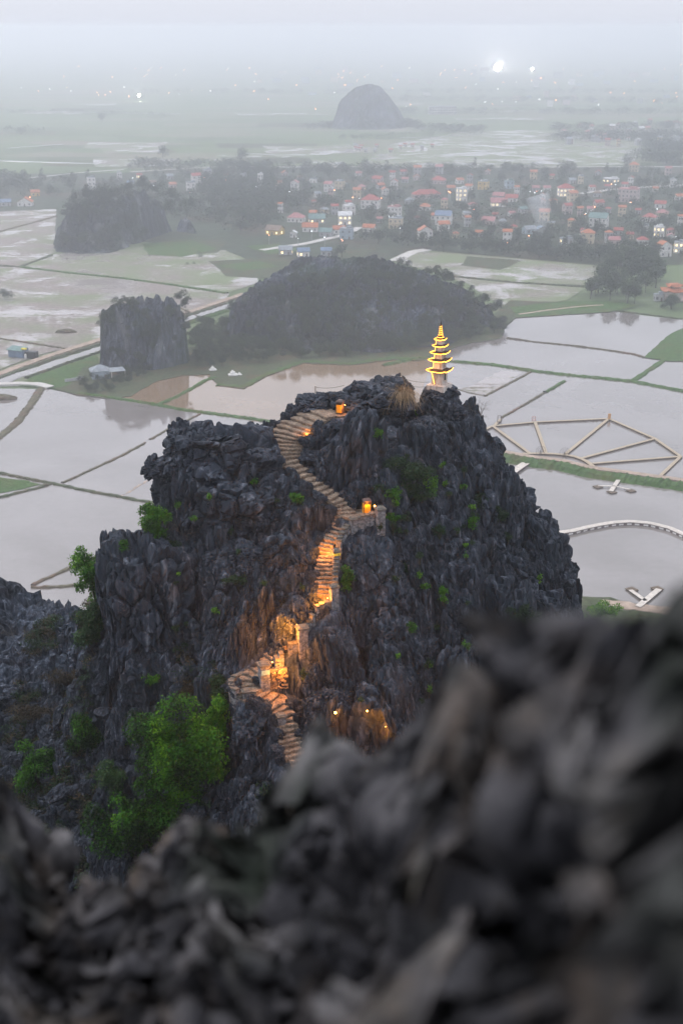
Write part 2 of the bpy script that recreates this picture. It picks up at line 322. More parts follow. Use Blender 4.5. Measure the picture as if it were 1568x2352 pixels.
cpts = [ # (u, v, Y) seen surface of the crag
 (1008,884,91.5),(960,905,91),(900,878,90),(840,880,89.5),(800,885,89.5),(770,900,89.2),(730,905,89.6),(690,935,88.8),(640,950,88),(600,985,86.5),
 (870,960,87.5),(820,1000,86),(760,1000,86),(760,1060,84.3),(850,1060,84.5),(960,960,88.5),(1000,960,89.3),(1040,920,91.6),(1055,945,91.8),(1085,1010,92),(1120,1090,91),(1155,1135,90.5),(1205,1175,90),(1225,1220,89.5),(1290,1290,88.5),(1315,1385,87),
 (940,1040,86),(1040,1030,88),(860,1130,82.8),(950,1130,83.5),(1060,1130,86),(1130,1150,87),(1180,1230,86.5),(900,1220,80.8),(1000,1230,82),(1100,1260,84),(1220,1300,85.5),(830,1260,79.2),
 (830,1360,77.2),(930,1330,78.6),(1030,1350,79.8),(1130,1370,82),(1260,1390,84.5),(780,1440,75.4),(880,1450,76),(980,1450,76.8),(1080,1470,78),(1200,1450,81),(1300,1460,84),
 (720,1500,74.2),(800,1540,73.2),(900,1560,73.4),(1000,1570,74.2),(1120,1600,76),(700,1580,72.4),(780,1650,70.6),(870,1680,70.4),(980,1700,71.5),(850,1800,67),(1000,1850,68),(1200,1800,73),(1400,1650,80),
 (620,1030,85.5),(590,1080,84.5),(640,1120,82.8),(700,1160,81.3),(560,1000,86.4),(500,990,86.5),(440,995,86.2),(400,1010,86),(445,1080,84.3),(500,1080,84),(560,1130,83),(460,1150,82.8),(430,1205,82),(385,1215,82.2),(345,1240,82.2),
 (640,1200,80.4),(700,1250,79),(560,1220,81),(480,1240,81.2),(620,1290,78.4),(560,1330,78.6),(500,1350,78.8),(690,1320,77.4),(640,1370,76.8),(590,1420,76),(530,1440,76.6),(630,1440,75.4),(560,1500,74.6),(500,1530,75.4),(470,1560,76),
 (440,1250,81.2),(380,1255,81.5),(300,1262,81.8),(255,1285,81.8),(440,1330,80.6),(350,1400,79.6),(260,1400,80.6),(240,1500,79.6),(300,1560,77.8),(380,1500,78.2),(440,1480,77.8),(230,1590,79.6),(420,1590,76),
 (-60,1300,105),(0,1322,104),(50,1350,103),(100,1378,102),(170,1380,101),(230,1370,98),(30,1450,98),(150,1480,93),(60,1580,91),(170,1600,86),(20,1700,86),(130,1720,82),(260,1680,79),(360,1660,77),(460,1640,74.6),(520,1620,73.4),
 (60,1850,79),(200,1830,76),(330,1800,74),(450,1760,72),(530,1720,71),(580,1680,71),(600,1760,69),(330,1950,71),(480,1920,69),(600,1860,67),(200,2100,70),(640,1830,67)]
BP = [tuple(W(*p)) for p in cpts] + SP + LAND2 + [tuple(W(870,1205,79.6)), PAGP[0], PAGP[1]]
def wp(x_, y_, z_): BP.append((x_, y_, z_ + DZ if z_ > 30 else z_ * (30 + DZ) / 30))
ridge = [(-28,104,67),(-22,102,66),(-17,97,70),(-14,88,74),(-12,89,79),(-8,92,79),(-4,94,78),(0,96,77),(4,97,78),(7,96.5,78),(10,97,73),(13.5,94,70),(16.5,92,66),(19,90,60),(21,86,55)]
for x, y, z in ridge: wp(x * 1.06, y + 4.5, z - 15); wp(x * 1.25, y + 14, z - 40); wp(x * 1.7, y + 45, 2)
for x, y, z in ((-13.4,84.6,75.5),(-14.3,84.4,74.),(-15.,84.1,74),(-13.6,86.2,78.5),(-14.3,86.8,77.5),(-14.9,86,76),(-15.8,85.5,73.5),(-15.5,88,70),(-14.5,90,66),(-17.3,82.2,70),(-17.6,80,65),(-18,86,66),(-19,83,66)): wp(x, y, z)
for x, y, z in ((15.5,88,72),(17.5,85,61),(20,82,52),(22.5,78,43),(28,72,40),(34,60,36),(60,60,8),(70,100,2),(60,30,20)): wp(x, y, z)
for x in (-70, -40, -20, 0, 20, 40, 70): wp(x, 45, 50 - abs(x) * .25); wp(x, 20, 78 - abs(x) * .4); wp(x, 0, 96 - abs(x) * .5); wp(x, -30, 60); wp(x, 190, 0)
for x, y, z in ((-60,80,50),(-60,110,40),(-90,100,10),(-45,90,60),(-34,95,64),(-36,108,50),(-95,40,20)): wp(x, y, z)
sp_core = .115
xs = np.concatenate([np.arange(-110, -30, 2.5), np.arange(-30, -26, .3), np.arange(-26, 23, sp_core), np.arange(23, 30, .3), np.arange(30, 90, 2.5)])
ys = np.concatenate([np.arange(-20, 58, 1.5), np.arange(58, 64, .3), np.arange(64, 94.5, sp_core), np.arange(94.5, 112, .22), np.arange(112, 215, 3)])
X, Y = np.meshgrid(xs, ys); sh = X.shape; x, y = X.ravel(), Y.ravel()
Z = rbf(BP, np.stack([x, y], 1))
core = sstep(55, 62, y) * sstep(-31, -28, x) * (1 - sstep(22, 26, x)) * (1 - sstep(108, 114, y))
dS, hS = polydist(x, y, SP); dS = dS - np.maximum(0, polydist(x, y, [(p[0], p[1], w_) for p, w_ in zip(SP, STW)])[1] / 2 - .75); d2, h2 = polydist(x, y, LAND2); d1, h1 = polydist(x, y, LAND1); dP, hP = polydist(x, y, PAGP)
free = sstep(1.0, 2.3, dS) * sstep(.7, 1.6, d2) * sstep(.6, 1.4, d1) * sstep(.7, 1.5, dP) * core
lowleft = sstep(0, 1, np.clip((-x - 7) / 3, 0, 1)) * sstep(76 + DZ, 71 + DZ, Z)      # the overgrown hollow west of the stairs
wx = x + 1.1 * fbm(x * .3, y * .3, x * 0, 3, 5) ; wy = y + 1.1 * fbm(x * .3, y * .3, x * 0 + 9, 3, 8)
ang = math.radians(28); rx = wx * math.cos(ang) + wy * math.sin(ang); ry = -wx * math.sin(ang) + wy * math.cos(ang)
Z = Z - 1.0 * free * sstep(-4, -5.5, x) * sstep(-17.5, -16, x) * sstep(72 + DZ, 74 + DZ, Z); Zb = Z.copy(); Z = Z - .55 * free
def hz_at(px, py):
    i = int(np.clip(np.searchsorted(xs, px), 1, len(xs) - 1)); j = int(np.clip(np.searchsorted(ys, py), 1, len(ys) - 1)); return float(Zg[j, i])
def hit(u, v, y0=62., y1=104.):      # where the sight line of (u, v) meets the crag
    for Yy in np.arange(y0, y1, .08):
        p = W(u, v, Yy)
        if p.z < hz_at(p.x, p.y): return Yy
    return y1
Zg = Zb.reshape(sh); dC = np.full(x.shape, 99.)
for cr_ in ([(462,1225),(452,1300),(446,1380),(450,1450),(466,1530)], [(555,1275),(590,1300),(600,1330)], [(648,1180),(632,1230),(628,1270)], [(990,1420),(1003,1500),(1000,1580)], [(905,1000),(895,1060),(900,1100)], [(1108,1190),(1122,1260),(1118,1340)], [(835,1430),(848,1510),(850,1590)], [(500,1100),(520,1160)], [(745,1010),(735,1050)], [(1210,1250),(1228,1350),(1225,1440)], [(930,1480),(940,1560)]):
    dC = np.minimum(dC, polydist(x, y, [tuple(W(u, v, hit(u, v))) for u, v in cr_])[0] + .12 * fbm(x * 2, y * 2, x * 0, 2, 12))
Z = Z - 2.8 * free * (1 - sstep(.12, .6, dC))
for sc_, el, amp, crk, sd_ in ((3.6, 1.5, 2.0, 1.6, 1), (1.3, 1.4, .8, .8, 2), (.52, 1.3, .3, .3, 3)):
    f1, f2, idr = worley2(rx / sc_, ry / (sc_ * el), sd_)
    e = f2 - f1
    Z = Z + free * (1 - .55 * lowleft) * (amp * (idr - .5) - crk * (1 - sstep(0, .16, e)) - amp * .25 * (f1 ** 2))
Z = Z + free * (.5 * fbm(x * 1.1, y * 1.1, x * 0, 4, 3) + .25 * np.abs(fbm(x * 3, y * 3, x * 0, 3, 4)))
for d_, h_, a_, b_ in ((dS, hS, 1.0, 2.2), (d2, h2, .75, 1.5), (d1, h1, .7, 1.4), (dP, hP, .75, 1.3)):
    k = 1 - sstep(a_, b_, d_); Z = Z * (1 - k) + (h_ - .22) * k
gz = Z.reshape(sh)
# sideways displacement: flutes and overhangs
gyb, gxb = np.gradient(Zb.reshape(sh), ys, xs); nl = np.sqrt(gxb ** 2 + gyb ** 2 + 1); nx_, ny_, nz_ = -(gxb / nl).ravel(), -(gyb / nl).ravel(), (1 / nl).ravel()
f1, f2, idr = worley3(x / 1.5, y / 1.5, Z / 2.2, 21)
D = free * (.75 * (idr - .5) + .5 * sstep(0, .25, f2 - f1) - .3)
f1, f2, idr = worley3(x / .6, y / .6, Z / .9, 22)
D += free * (.28 * (idr - .5) + .22 * sstep(0, .2, f2 - f1)) + free * .35 * fbm(x * 1.3, y * 1.3, Z * .9, 4, 30)
V = np.stack([x + nx_ * D, y + ny_ * D, Z + nz_ * D * .6], 1)
me = npmesh('karst_crag', V, gridfaces(len(xs), len(ys)), M['rock'])
CRAG = tag(link('karst_hill', me), kind='structure')
Zg = gz
def freeat(px, py):
    i = int(np.clip(np.searchsorted(xs, px), 1, len(xs) - 1)); j = int(np.clip(np.searchsorted(ys, py), 1, len(ys) - 1)); return float(free.reshape(sh)[j, i])
# ---- single rock blocks
def rock_mesh(name, seed, sub=4, flute=1., mat=None, sq=4.):
    bm = bmesh.new(); bmesh.ops.create_icosphere(bm, subdivisions=sub, radius=1); v = np.array([p.co for p in bm.verts])
    F = np.array([[q.index for q in f.verts] for f in bm.faces]); bm.free()
    rr = np.random.default_rng(seed); k = (np.abs(v) ** sq).sum(1) ** (-1 / sq); p = v * k[:, None]
    n = v / np.linalg.norm(v, axis=1)[:, None]
    for i in range(9):                                     # planar breaks
        d = rr.normal(size=3); d /= np.linalg.norm(d); o = rr.uniform(.6, .95); s = p @ d - o; p = p - np.outer(np.maximum(s, 0), d)
    f1, f2, idr = worley3(p[:, 0] * 1.7 + seed, p[:, 1] * 1.7, p[:, 2] * 1.5, seed); m1 = .30 * (idr - .5) + .24 * sstep(0, .14, f2 - f1)
    g1, g2, idg = worley3(p[:, 0] * 4.4 + seed, p[:, 1] * 4.4, p[:, 2] * 3., seed + 5); m1 += .08 * (idg - .5) + .10 * sstep(0, .12, g2 - g1)
    m1 += .16 * flute * fbm(p[:, 0] * 3 + seed, p[:, 1] * 3, p[:, 2] * 1.3, 4, seed + 9)
    p = p + n * m1[:, None]; p[:, 0] += p[:, 2] * rr.uniform(-.15, .15)
    return npmesh(name, p, F, mat or M['rock'])
RM = [rock_mesh('rock_block', 100 + i, 4) for i in range(10)]
SLv, SLu = [900, 985, 1040, 1100, 1130, 1175, 1240, 1262, 1400, 1560, 1600], [400, 392, 392, 408, 405, 372, 312, 252, 235, 222, -200]
SRv, SRu = [880, 940, 1005, 1090, 1135, 1170, 1220, 1290, 1385, 1480, 1500], [1050, 1085, 1122, 1158, 1190, 1245, 1262, 1306, 1345, 1400, 1600]
STu, STv = [0, 240, 250, 388, 392, 500, 560, 620, 700, 770, 830, 930, 945, 1045, 1085, 1400], [1310, 1380, 1262, 1150, 978, 968, 978, 962, 930, 885, 868, 870, 905, 890, 935, 1400]
def uvof(p):
    d = Vector(p) - Vector((0, 0, HC)); e = d.y * cp_ - d.z * sp_; return 784 + FPX * d.x / e, 1176 - FPX * (d.y * sp_ + d.z * cp_) / e
def outside(p, r, rz):                # would a block of half-size r, rz break the crag's outline?
    u, v = uvof(p); m = r / PX(Vector(p)); mz = rz / PX(Vector(p)); lo = np.interp(v, SLv, SLu); hi = np.interp(v, SRv, SRu)
    return u - m * .8 < lo or u + m * .8 > hi or v - mz * .85 < np.interp(u, STu, STv)
def put_rock(me, c, s, rz, tilt=(0, 0), name='rock', parent=CRAG):
    o = link(name, me, parent, c); o.scale = s; o.rotation_euler = (tilt[0], tilt[1], rz); return o
def big(u, v, Yd, wpx, hpx, dep, seed, tilt=0., rz=None, sub=6, sq=3.5):      # a mass spanning wpx x hpx in the photo
    c = W(u, v, Yd); s = PX(c); hh = max(hpx * s * .25, (hpx * s / 2 * .96 - dep * .3) / .92); o = put_rock(rock_mesh('rock_mass', seed, sub, sq=sq), c, (wpx * s / 2 * .92, dep, hh), rz if rz is not None else random.uniform(-.3, .3), (0, math.radians(tilt))); return o
# west crag: leaning head with its beak, undercut; the tower below it; the summit knobs
big(480,1040,85.4,190,150,2.3,1,-8); big(545,1075,84.2,200,190,2.2,2,18); big(376,1072,84.6,84,50,.8,3,-24,sub=5); big(412,1075,84.6,70,80,1.2,31,0,sub=5); big(350,1060,84.5,30,30,.4,33,-40,sub=4); big(418,1030,84.8,66,100,1.2,35,0,.1,sub=6,sq=7); big(450,1020,84.6,80,100,1.3,36,6,.1,sub=5,sq=6)
big(455,1165,83.2,100,100,1.6,4,12); big(540,1190,81.8,170,170,1.9,5,6); big(630,1160,81.9,110,140,1.4,6,-6);
big(335,1400,80.7,165,290,2.6,8,3,.25,sq=6); big(275,1420,81,70,300,1.6,9,-2,.1,sub=5,sq=5); big(420,1330,81.4,110,170,1.6,10,0,sub=5)
big(540,1290,79.8,120,120,1.4,11,4,sub=5); big(585,1290,79.2,80,70,1.,12,sub=5); big(650,1270,78.9,90,110,1.2,13,sub=5); big(690,1300,78.1,62,90,.8,14,sub=5)
big(505,1450,77.6,85,170,1.4,15,8,sub=5,sq=5); big(575,1440,76.6,62,150,1.1,16,8,sub=5,sq=5); big(612,1430,76.3,48,160,1.,17,5,sub=5,sq=5); big(545,1490,75.8,60,130,1.,18,12,sub=5,sq=5); big(650,1390,76.9,60,90,.8,19,0,sub=5); big(690,1385,76.7,40,80,.7,20,0,sub=5)
big(652,1446,74.7,52,80,.7,51,0,sub=5); big(690,1402,75.6,50,60,.8,52,0,sub=5); big(672,1410,75.3,60,70,.8,53,0,sub=5); big(716,1380,76.2,34,70,.7,54,5,sub=5); big(640,1500,74.2,40,40,.6,55,0,sub=5)
big(840,922,90,130,100,1.8,21,0,sub=5); big(900,908,90.6,90,90,1.4,22,sub=5); big(790,925,89.6,60,60,1.,29,sub=5); big(775,1010,86.2,90,100,1.3,23,20,sub=5); big(850,1020,86.3,130,120,1.5,24,0,sub=5,sq=6); big(980,1000,88.3,92,90,1.3,25,-14,sub=5,sq=6); big(1030,970,90.6,80,110,1.4,26,sub=5); big(1060,962,91.4,50,60,1.0,27,sub=5)
big(715,1045,84.6,55,30,.7,28,8,sub=5,sq=6); big(636,1008,87.2,70,56,1.,30,sub=5); big(676,968,88.4,50,40,.8,32,sub=5); big(722,928,89.6,70,50,.9,34,sub=5,sq=6)
big(583,1680,70.8,90,130,1.3,41,0,sub=5,sq=6); big(870,1280,80.4,60,60,1.,42,sub=5); big(1010,905,91.6,70,46,1.0,43,sub=5)
big(1180,1180,89.6,100,110,1.5,44,sub=5); big(1110,1070,90.6,80,120,1.4,45,sub=5); big(1228,1275,88.4,80,150,1.5,46,6,sub=5); big(1282,1365,86.8,80,120,1.5,47,sub=5)
rb_ = random.Random(31)
for k in range(64):
    u, v = rb_.choice([(rb_.uniform(800, 1300), rb_.uniform(960, 1640)), (rb_.uniform(400, 690), rb_.uniform(1020, 1480)), (rb_.uniform(820, 1100), rb_.uniform(1200, 1640))]); Yd = hit(u, v); q = W(u, v, Yd)
    if Yd > 103 or freeat(q.x, q.y) < .8 or abs(u - 1010) < 60 and v < 1000 or u > 1010 + (v - 930) * .75: continue
    big(u, v, Yd + .55, rb_.uniform(45, 115), rb_.uniform(60, 170), rb_.uniform(.8, 1.3), 500 + k, rb_.uniform(-12, 12), rb_.uniform(-.6, .6), 5, rb_.choice([3, 5, 8]))
# scattered blocks: the largest are objects, the small remainder one mesh
cand = []
for i in range(5200):
    px, py = random.uniform(-27, 23), random.uniform(64, 101)
    f = freeat(px, py)
    if f < .55: continue
    z = hz_at(px, py); dv = Vector((px, py, z - HC))
    vv = (dv.z * cp_ + dv.y * sp_) / (dv.y * cp_ - dv.z * sp_); vv = 1176 - vv * FPX; uu = 784 + dv.x / (dv.y * cp_ - dv.z * sp_) * FPX
    if vv > 1800 or z < 40 + DZ: continue
    if vv < 930 and uu > 560 or z > 83.5 + DZ: continue
    low = uu < 480 and vv > 1560
    if low and random.random() < .6: continue
    ll = uu < 240
    s = min(1.15, .2 + random.expovariate(3.2)) * (.75 if low or ll else 1)
    if outside((px, py, z), s, s * 1.3) or dS.reshape(sh)[min(len(ys) - 1, int(np.searchsorted(ys, py))), min(len(xs) - 1, int(np.searchsorted(xs, px)))] < .8 + s * .7: continue
    cand.append((s, px, py, z, uu))
cand.sort(reverse=True)
def pick(c):
    s, px, py, z, uu = c; return (px, py, z - s * .6), (s * random.uniform(.6, 1), s * random.uniform(.6, 1), s * random.uniform(1.0, 1.7) * (.6 if uu < 240 else 1)), random.uniform(0, 6.3), (random.uniform(-.2, .2), random.uniform(-.25, .25))
for c in cand[:240]:
    p, s, rz, ti = pick(c); put_rock(random.choice(RM), p, s, rz, ti)
RS = [rock_mesh('rubble_piece', 200 + i, 2) for i in range(6)]
AV, AF = [], []; n0 = 0
RSd = []
for m_ in RS:
    a = np.empty(len(m_.vertices) * 3); m_.vertices.foreach_get('co', a); f = np.empty(len(m_.polygons) * 3, int); m_.polygons.foreach_get('vertices', f); RSd.append((a.reshape(-1, 3), f.reshape(-1, 3)))
for c in cand[240:3200]:
    p, s, rz, ti = pick(c); a, f = random.choice(RSd)
    mt = np.array(Euler((ti[0], ti[1], rz)).to_matrix()); AV.append((a * np.array(s)) @ mt.T + np.array(p)); AF.append(f + n0); n0 += len(a)
tag(link('rubble', npmesh('rubble', np.concatenate(AV), np.concatenate(AF), M['rock']), CRAG), kind='stuff')
dWl = np.full(x.shape, 99.)
for wl_ in ([(806,1216,79.3),(866,1196,79.4)], [(800,1222,79.2),(782,1245,78.6),(776,1270,78.0),(773,1285,77.7),(770,1325,76.9),(769,1372,76.)], [(756,1400,75.3),(722,1412,75.),(700,1455,74.4),(684,1490,73.8),(655,1500,73.6),(628,1535,73.)], [(600,1545,72.9),(548,1560,72.6),(535,1590,72.),(548,1618,71.6),(580,1640,71.),(615,1662,70.6),(636,1700,69.8),(648,1740,69),(672,1775,68.2),(720,1820,67)]):
    dWl = np.minimum(dWl, polydist(x, y, [tuple(W(*p)) for p in wl_])[0])
dWl = dWl.reshape(sh); dSg = dS.reshape(sh); dLg = np.minimum(np.minimum(d1, d2), dP + .2).reshape(sh)
# ---- the blocky skin of upright limestone columns
BR = [rock_mesh('column_block', 700 + i, 5, .4, None, [5, 7, 10][i % 3]) for i in range(14)]
bcol = bpy.data.collections.new('column_blocks')
for i, m_ in enumerate(BR): o = bpy.data.objects.new('column_block_%02d' % i, m_); bcol.objects.link(o)
rs = random.Random(77); gy_, gx_ = np.gradient(Zb.reshape(sh), ys, xs); PT, RT, SL, IX = [], [], [], []; tries = 0
while len(PT) < 1700 and tries < 60000:
    tries += 1; px, py = rs.uniform(-27, 23), rs.uniform(63, 101); i = int(np.searchsorted(xs, px)); j = int(np.searchsorted(ys, py)); i = min(i, len(xs) - 1); j = min(j, len(ys) - 1)
    fr = free.reshape(sh)[j, i]
    if fr < .35: continue
    gx, gy = gx_[j, i], gy_[j, i]; sl_ = math.hypot(gx, gy); 
    if rs.random() > math.sqrt(1 + sl_ * sl_) / 3.5 or sl_ > 9: continue
    z = float(Zb.reshape(sh)[j, i]); n = Vector((-gx, -gy, 1)).normalized()
    if z < 48 + DZ or n.y > .75: continue
    left_, low_ = px < -17, z < 72 + DZ and px < -6
    s_ = min(1.7, .45 + rs.expovariate(2.2)) * (1.5 if rs.random() < .06 else 1) * (.55 if left_ else .6 if low_ else 1) * (.5 + .5 * min(1, (fr - .3) / .6))
    if low_ and rs.random() < .5: continue
    if abs(px - PAG.x) < 2.2 and abs(py - PAG.y) < 2.5 or z > 82.5 + DZ: s_ = min(s_, .35)
    c = Vector((px, py, z)) - n * s_ * .15; ta = math.atan2(n.x, -n.y)
    if outside(c, s_, s_ * 2.1): 
        s_ *= .45
        if outside(c, s_, s_ * 1.7): continue
    gs = s_ * .75 + .1; cu, cv = uvof(c)
    if dC.reshape(sh)[j, i] < .15 + s_ * .6: continue
    if rs.random() < .8 and any(a_ < cu < b_ and c_ < cv < d_ for a_, b_, c_, d_ in ((250, 430, 1275, 1520), (395, 560, 985, 1090), (800, 930, 980, 1070), (935, 1040, 930, 1050), (495, 600, 1400, 1530), (500, 640, 1080, 1250))): continue
    if dWl[j, i] < .15 + gs or dWl[max(0, j - 9), i] < .1 + gs * .6 and False or dSg[j, i] < .72 + gs or dLg[j, i] < .6 + gs: continue
    PT.append(c); RT.append((rs.uniform(-.12, .12) + (-.10 if n.z < .8 else 0), rs.uniform(-.16, .16) - .06, -ta * -1 + rs.gauss(0, .35))); hz_ = rs.uniform(.9, 2.0) * (.6 if left_ else 1) * (.6 if z > 82.5 + DZ else 1)
    SL.append((s_ * rs.uniform(.5, .95), s_ * rs.uniform(.6, .9), s_ * hz_)); IX.append(rs.randrange(14))
me = bpy.data.meshes.new('column_points'); me.from_pydata([tuple(p) for p in PT], [], [])
for nm, dat in (('rot', RT), ('scl', SL)): t_ = me.attributes.new(nm, 'FLOAT_VECTOR', 'POINT'); t_.data.foreach_set('vector', np.array(dat, np.float32).ravel())
t_ = me.attributes.new('idx', 'INT', 'POINT'); t_.data.foreach_set('value', np.array(IX, np.int32))
cb = link('rock_columns', me, CRAG); tag(cb, kind='stuff')
ng = bpy.data.node_groups.new('scatter_columns', 'GeometryNodeTree'); ng.interface.new_socket('Geometry', in_out='INPUT', socket_type='NodeSocketGeometry'); ng.interface.new_socket('Geometry', in_out='OUTPUT', socket_type='NodeSocketGeometry')
gi, go = ng.nodes.new('NodeGroupInput'), ng.nodes.new('NodeGroupOutput'); ip = ng.nodes.new('GeometryNodeInstanceOnPoints'); ci = ng.nodes.new('GeometryNodeCollectionInfo'); ci.inputs[0].default_value = bcol; ci.inputs[1].default_value = True; ci.inputs[2].default_value = True
def na(nm, ty): k = ng.nodes.new('GeometryNodeInputNamedAttribute'); k.data_type = ty; k.inputs[0].default_value = nm; return k.outputs[0]
ng.links.new(gi.outputs[0], ip.inputs['Points']); ng.links.new(ci.outputs[0], ip.inputs['Instance']); ip.inputs['Pick Instance'].default_value = True
ng.links.new(na('idx', 'INT'), ip.inputs['Instance Index']); ng.links.new(na('scl', 'FLOAT_VECTOR'), ip.inputs['Scale']); er = ng.nodes.new('FunctionNodeEulerToRotation'); ng.links.new(na('rot', 'FLOAT_VECTOR'), er.inputs[0]); ng.links.new(er.outputs[0], ip.inputs['Rotation']); ng.links.new(ip.outputs[0], go.inputs[0])
cb.modifiers.new('scatter', 'NODES').node_group = ng
bpy.context.view_layer.update(); DG = bpy.context.evaluated_depsgraph_get()
def hit2(u, v, dflt):                 # the same against the finished rock
    d = ray(u, v).normalized(); h = SC.ray_cast(DG, Vector((0, 0, HC)) + d * 45, d, distance=90); return h[1].y if h[0] else dflt
# ================================================================ foreground rock, out of focus
fs = [(1750,1290,.92),(1568,1350,.98),(1500,1400,1.05),(1440,1405,1.15),(1330,1412,1.22),(1240,1425,1.3),(1180,1490,1.4),(1100,1475,1.5),(1060,1490,1.52),(1030,1560,1.6),(1000,1650,1.7),(950,1705,1.8),(870,1745,1.9),(800,1705,1.92),(740,1650,1.97),(700,1655,2.0),
      (680,1740,2.0),(640,1795,2.0),(600,1850,2.05),(545,1885,2.1),(500,1890,2.1),(470,1872,2.1),(400,1885,2.1),(370,1925,2.12),(320,1975,2.15),(270,2015,2.2),(220,2035,2.2),(200,1965,2.3),(150,1890,2.35),(120,1905,2.38),(100,1885,2.4),(50,1842,2.5),(0,1775,2.6),(-120,1750,2.7)]
FP = [tuple(W(*p)) for p in fs]
FB = [(a[0] * 1.12, a[1] + .2, a[2] - .5) for a in FP] + [(a[0] * 1.3, a[1] + 1.0, a[2] - 2.6) for a in FP[::4]]
fi = [(1568,1700,.85),(1350,1650,1.12),(1250,1800,1.15),(1100,1750,1.4),(900,1900,1.6),(750,1900,1.75),(650,1980,1.75),(450,2020,1.85),(300,2130,1.9),(100,2050,2.1),(100,2250,1.7),(400,2300,1.45),(700,2200,1.4),(1000,2150,1.2),(1300,2150,.95),(1568,2200,.72),(300,2450,1.3),(900,2450,1.),(1400,2450,.78)]
FP = FP + FB + [tuple(W(*p)) for p in fi] + [(-1.2, .5, 108.9 + DZ), (0, .45, 109.0 + DZ), (.8, .3, 109.1 + DZ), (-1.5, -.3, 108.7 + DZ), (0, -.4, 108.6 + DZ), (1.2, -.4, 108.6 + DZ), (-2.6, 1.5, 108.4 + DZ), (2.2, 1., 108.9 + DZ), (4.5, .5, 108.6 + DZ), (-5, .5, 107.8 + DZ), (4, 5.5, 104 + DZ), (-5, 5, 103 + DZ), (0, 6, 103.5 + DZ), (0, -3, 107.5 + DZ), (2.5, 3, 107 + DZ)]
fx = np.concatenate([np.arange(-6, -1.9, .06), np.arange(-1.9, 1.3, .0075), np.arange(1.3, 6, .06)]); fy = np.concatenate([np.arange(-3, -.25, .06), np.arange(-.25, 3.3, .0085), np.arange(3.3, 6, .06)]); FX, FY = np.meshgrid(fx, fy); a, b = FX.ravel(), FY.ravel()
FZ = rbf(FP, np.stack([a, b], 1)); z0 = a * 0
f1, f2, idr = worley2(a * 3.2 + .5 * fbm(a * 4, b * 4, z0, 2, 3), b * 3.2 + .5 * fbm(a * 4, b * 4, z0 + 5, 2, 4), 61)
FZ = FZ - .045 + .12 * (idr - .55) - .09 * (1 - sstep(0, .3, f2 - f1)) + .12 * fbm(a * 4.5, b * 4.5, z0, 4, 62)
f1, f2, idr = worley2(a * 14, b * 14, 63); FZ = FZ + .03 * (idr - .5) - .03 * (1 - sstep(0, .3, f2 - f1)) + .035 * np.abs(fbm(a * 16, b * 16, z0, 3, 64))
def near_mat():
    t = NT('lichened_near_rock'); v = t.vec(); n = t.noise(v, 3.8, 5, .6); n2 = t.noise(v, 3, 4, .6); n3 = t.noise(v, 17, 4, .6)
    c = t.ramp(n, [(.34, (.008, .008, .009)), (.46, (.040, .039, .044)), (.57, (.085, .081, .086)), (.70, (.19, .18, .18))])
    c = t.mix(t.ramp(n2, [(.5, 0.), (.65, .7)]), c, t.ramp(n3, [(.4, (.02, .017, .012)), (.7, (.17, .125, .09))]))
    t.col(t.mix(t.ramp(t.noise(v, 2.3, 3), [(.55, 0.), (.7, .6)]), c, (.02, .03, .016)))
    t.rough(.8); t.nrm(t.bump(t.noise(v, 30, 6, .7), .02, .9)); return t.m
gyf, gxf = np.gradient(FZ.reshape(FX.shape), fy, fx); nl = np.sqrt(gxf ** 2 + gyf ** 2 + 1); n0_, n1_, n2_ = -(gxf / nl).ravel(), -(gyf / nl).ravel(), (1 / nl).ravel()
f1, f2, idr = worley3(a * 5.5, b * 5.5, FZ * 5.5, 66); dd = .085 * (idr - .5) + .06 * (sstep(0, .3, f2 - f1) - 1) - .03 * f1
f1, f2, idr = worley3(a * 11, b * 13, FZ * 13, 67); dd += .04 * (idr - .5) + .022 * (sstep(0, .3, f2 - f1) - 1) + .06 * fbm(a * 7, b * 7, FZ * 7, 5, 68)
dd *= sstep(.25, .6, b + .3)
FQ = np.stack([a + n0_ * dd, b + n1_ * dd, FZ + n2_ * dd], 1)
ft = sorted((p[0], p[1] - (50 if 900 < p[0] < 1190 else 0)) for p in fs)
for it in range(4):                    # bring the rock's skyline to where it stands
    dy_ = np.maximum(FQ[:, 1], .05); zz_ = FQ[:, 2] - HC; de = dy_ * cp_ - zz_ * sp_; vv_ = 1176 - FPX * (dy_ * sp_ + zz_ * cp_) / de; uu_ = 784 + FPX * FQ[:, 0] / de
    ok = (FQ[:, 1] > .3) & (de > .1) & (uu_ > -150) & (uu_ < 1750); bi = np.clip(((uu_ + 150) / 25).astype(int), 0, 75); sk = np.full(76, 9e9); np.minimum.at(sk, bi[ok], vv_[ok])
    cu = -150 + 25 * (np.arange(76) + .5); good = sk < 5000; tv = np.interp(cu, [q[0] for q in ft], [q[1] for q in ft]); dv = np.interp(cu, cu[good], (sk - tv)[good])
    dv = np.convolve(np.pad(dv, 1, 'edge'), [.25, .5, .25], 'valid')
    FQ[:, 2] += np.interp(uu_, cu, dv) * np.hypot(dy_, zz_) / FPX * .9 * sstep(.2, .5, b)
tag(link('foreground_rock', npmesh('foreground_rock', FQ, gridfaces(len(fx), len(fy)), near_mat(), True)), kind='structure')
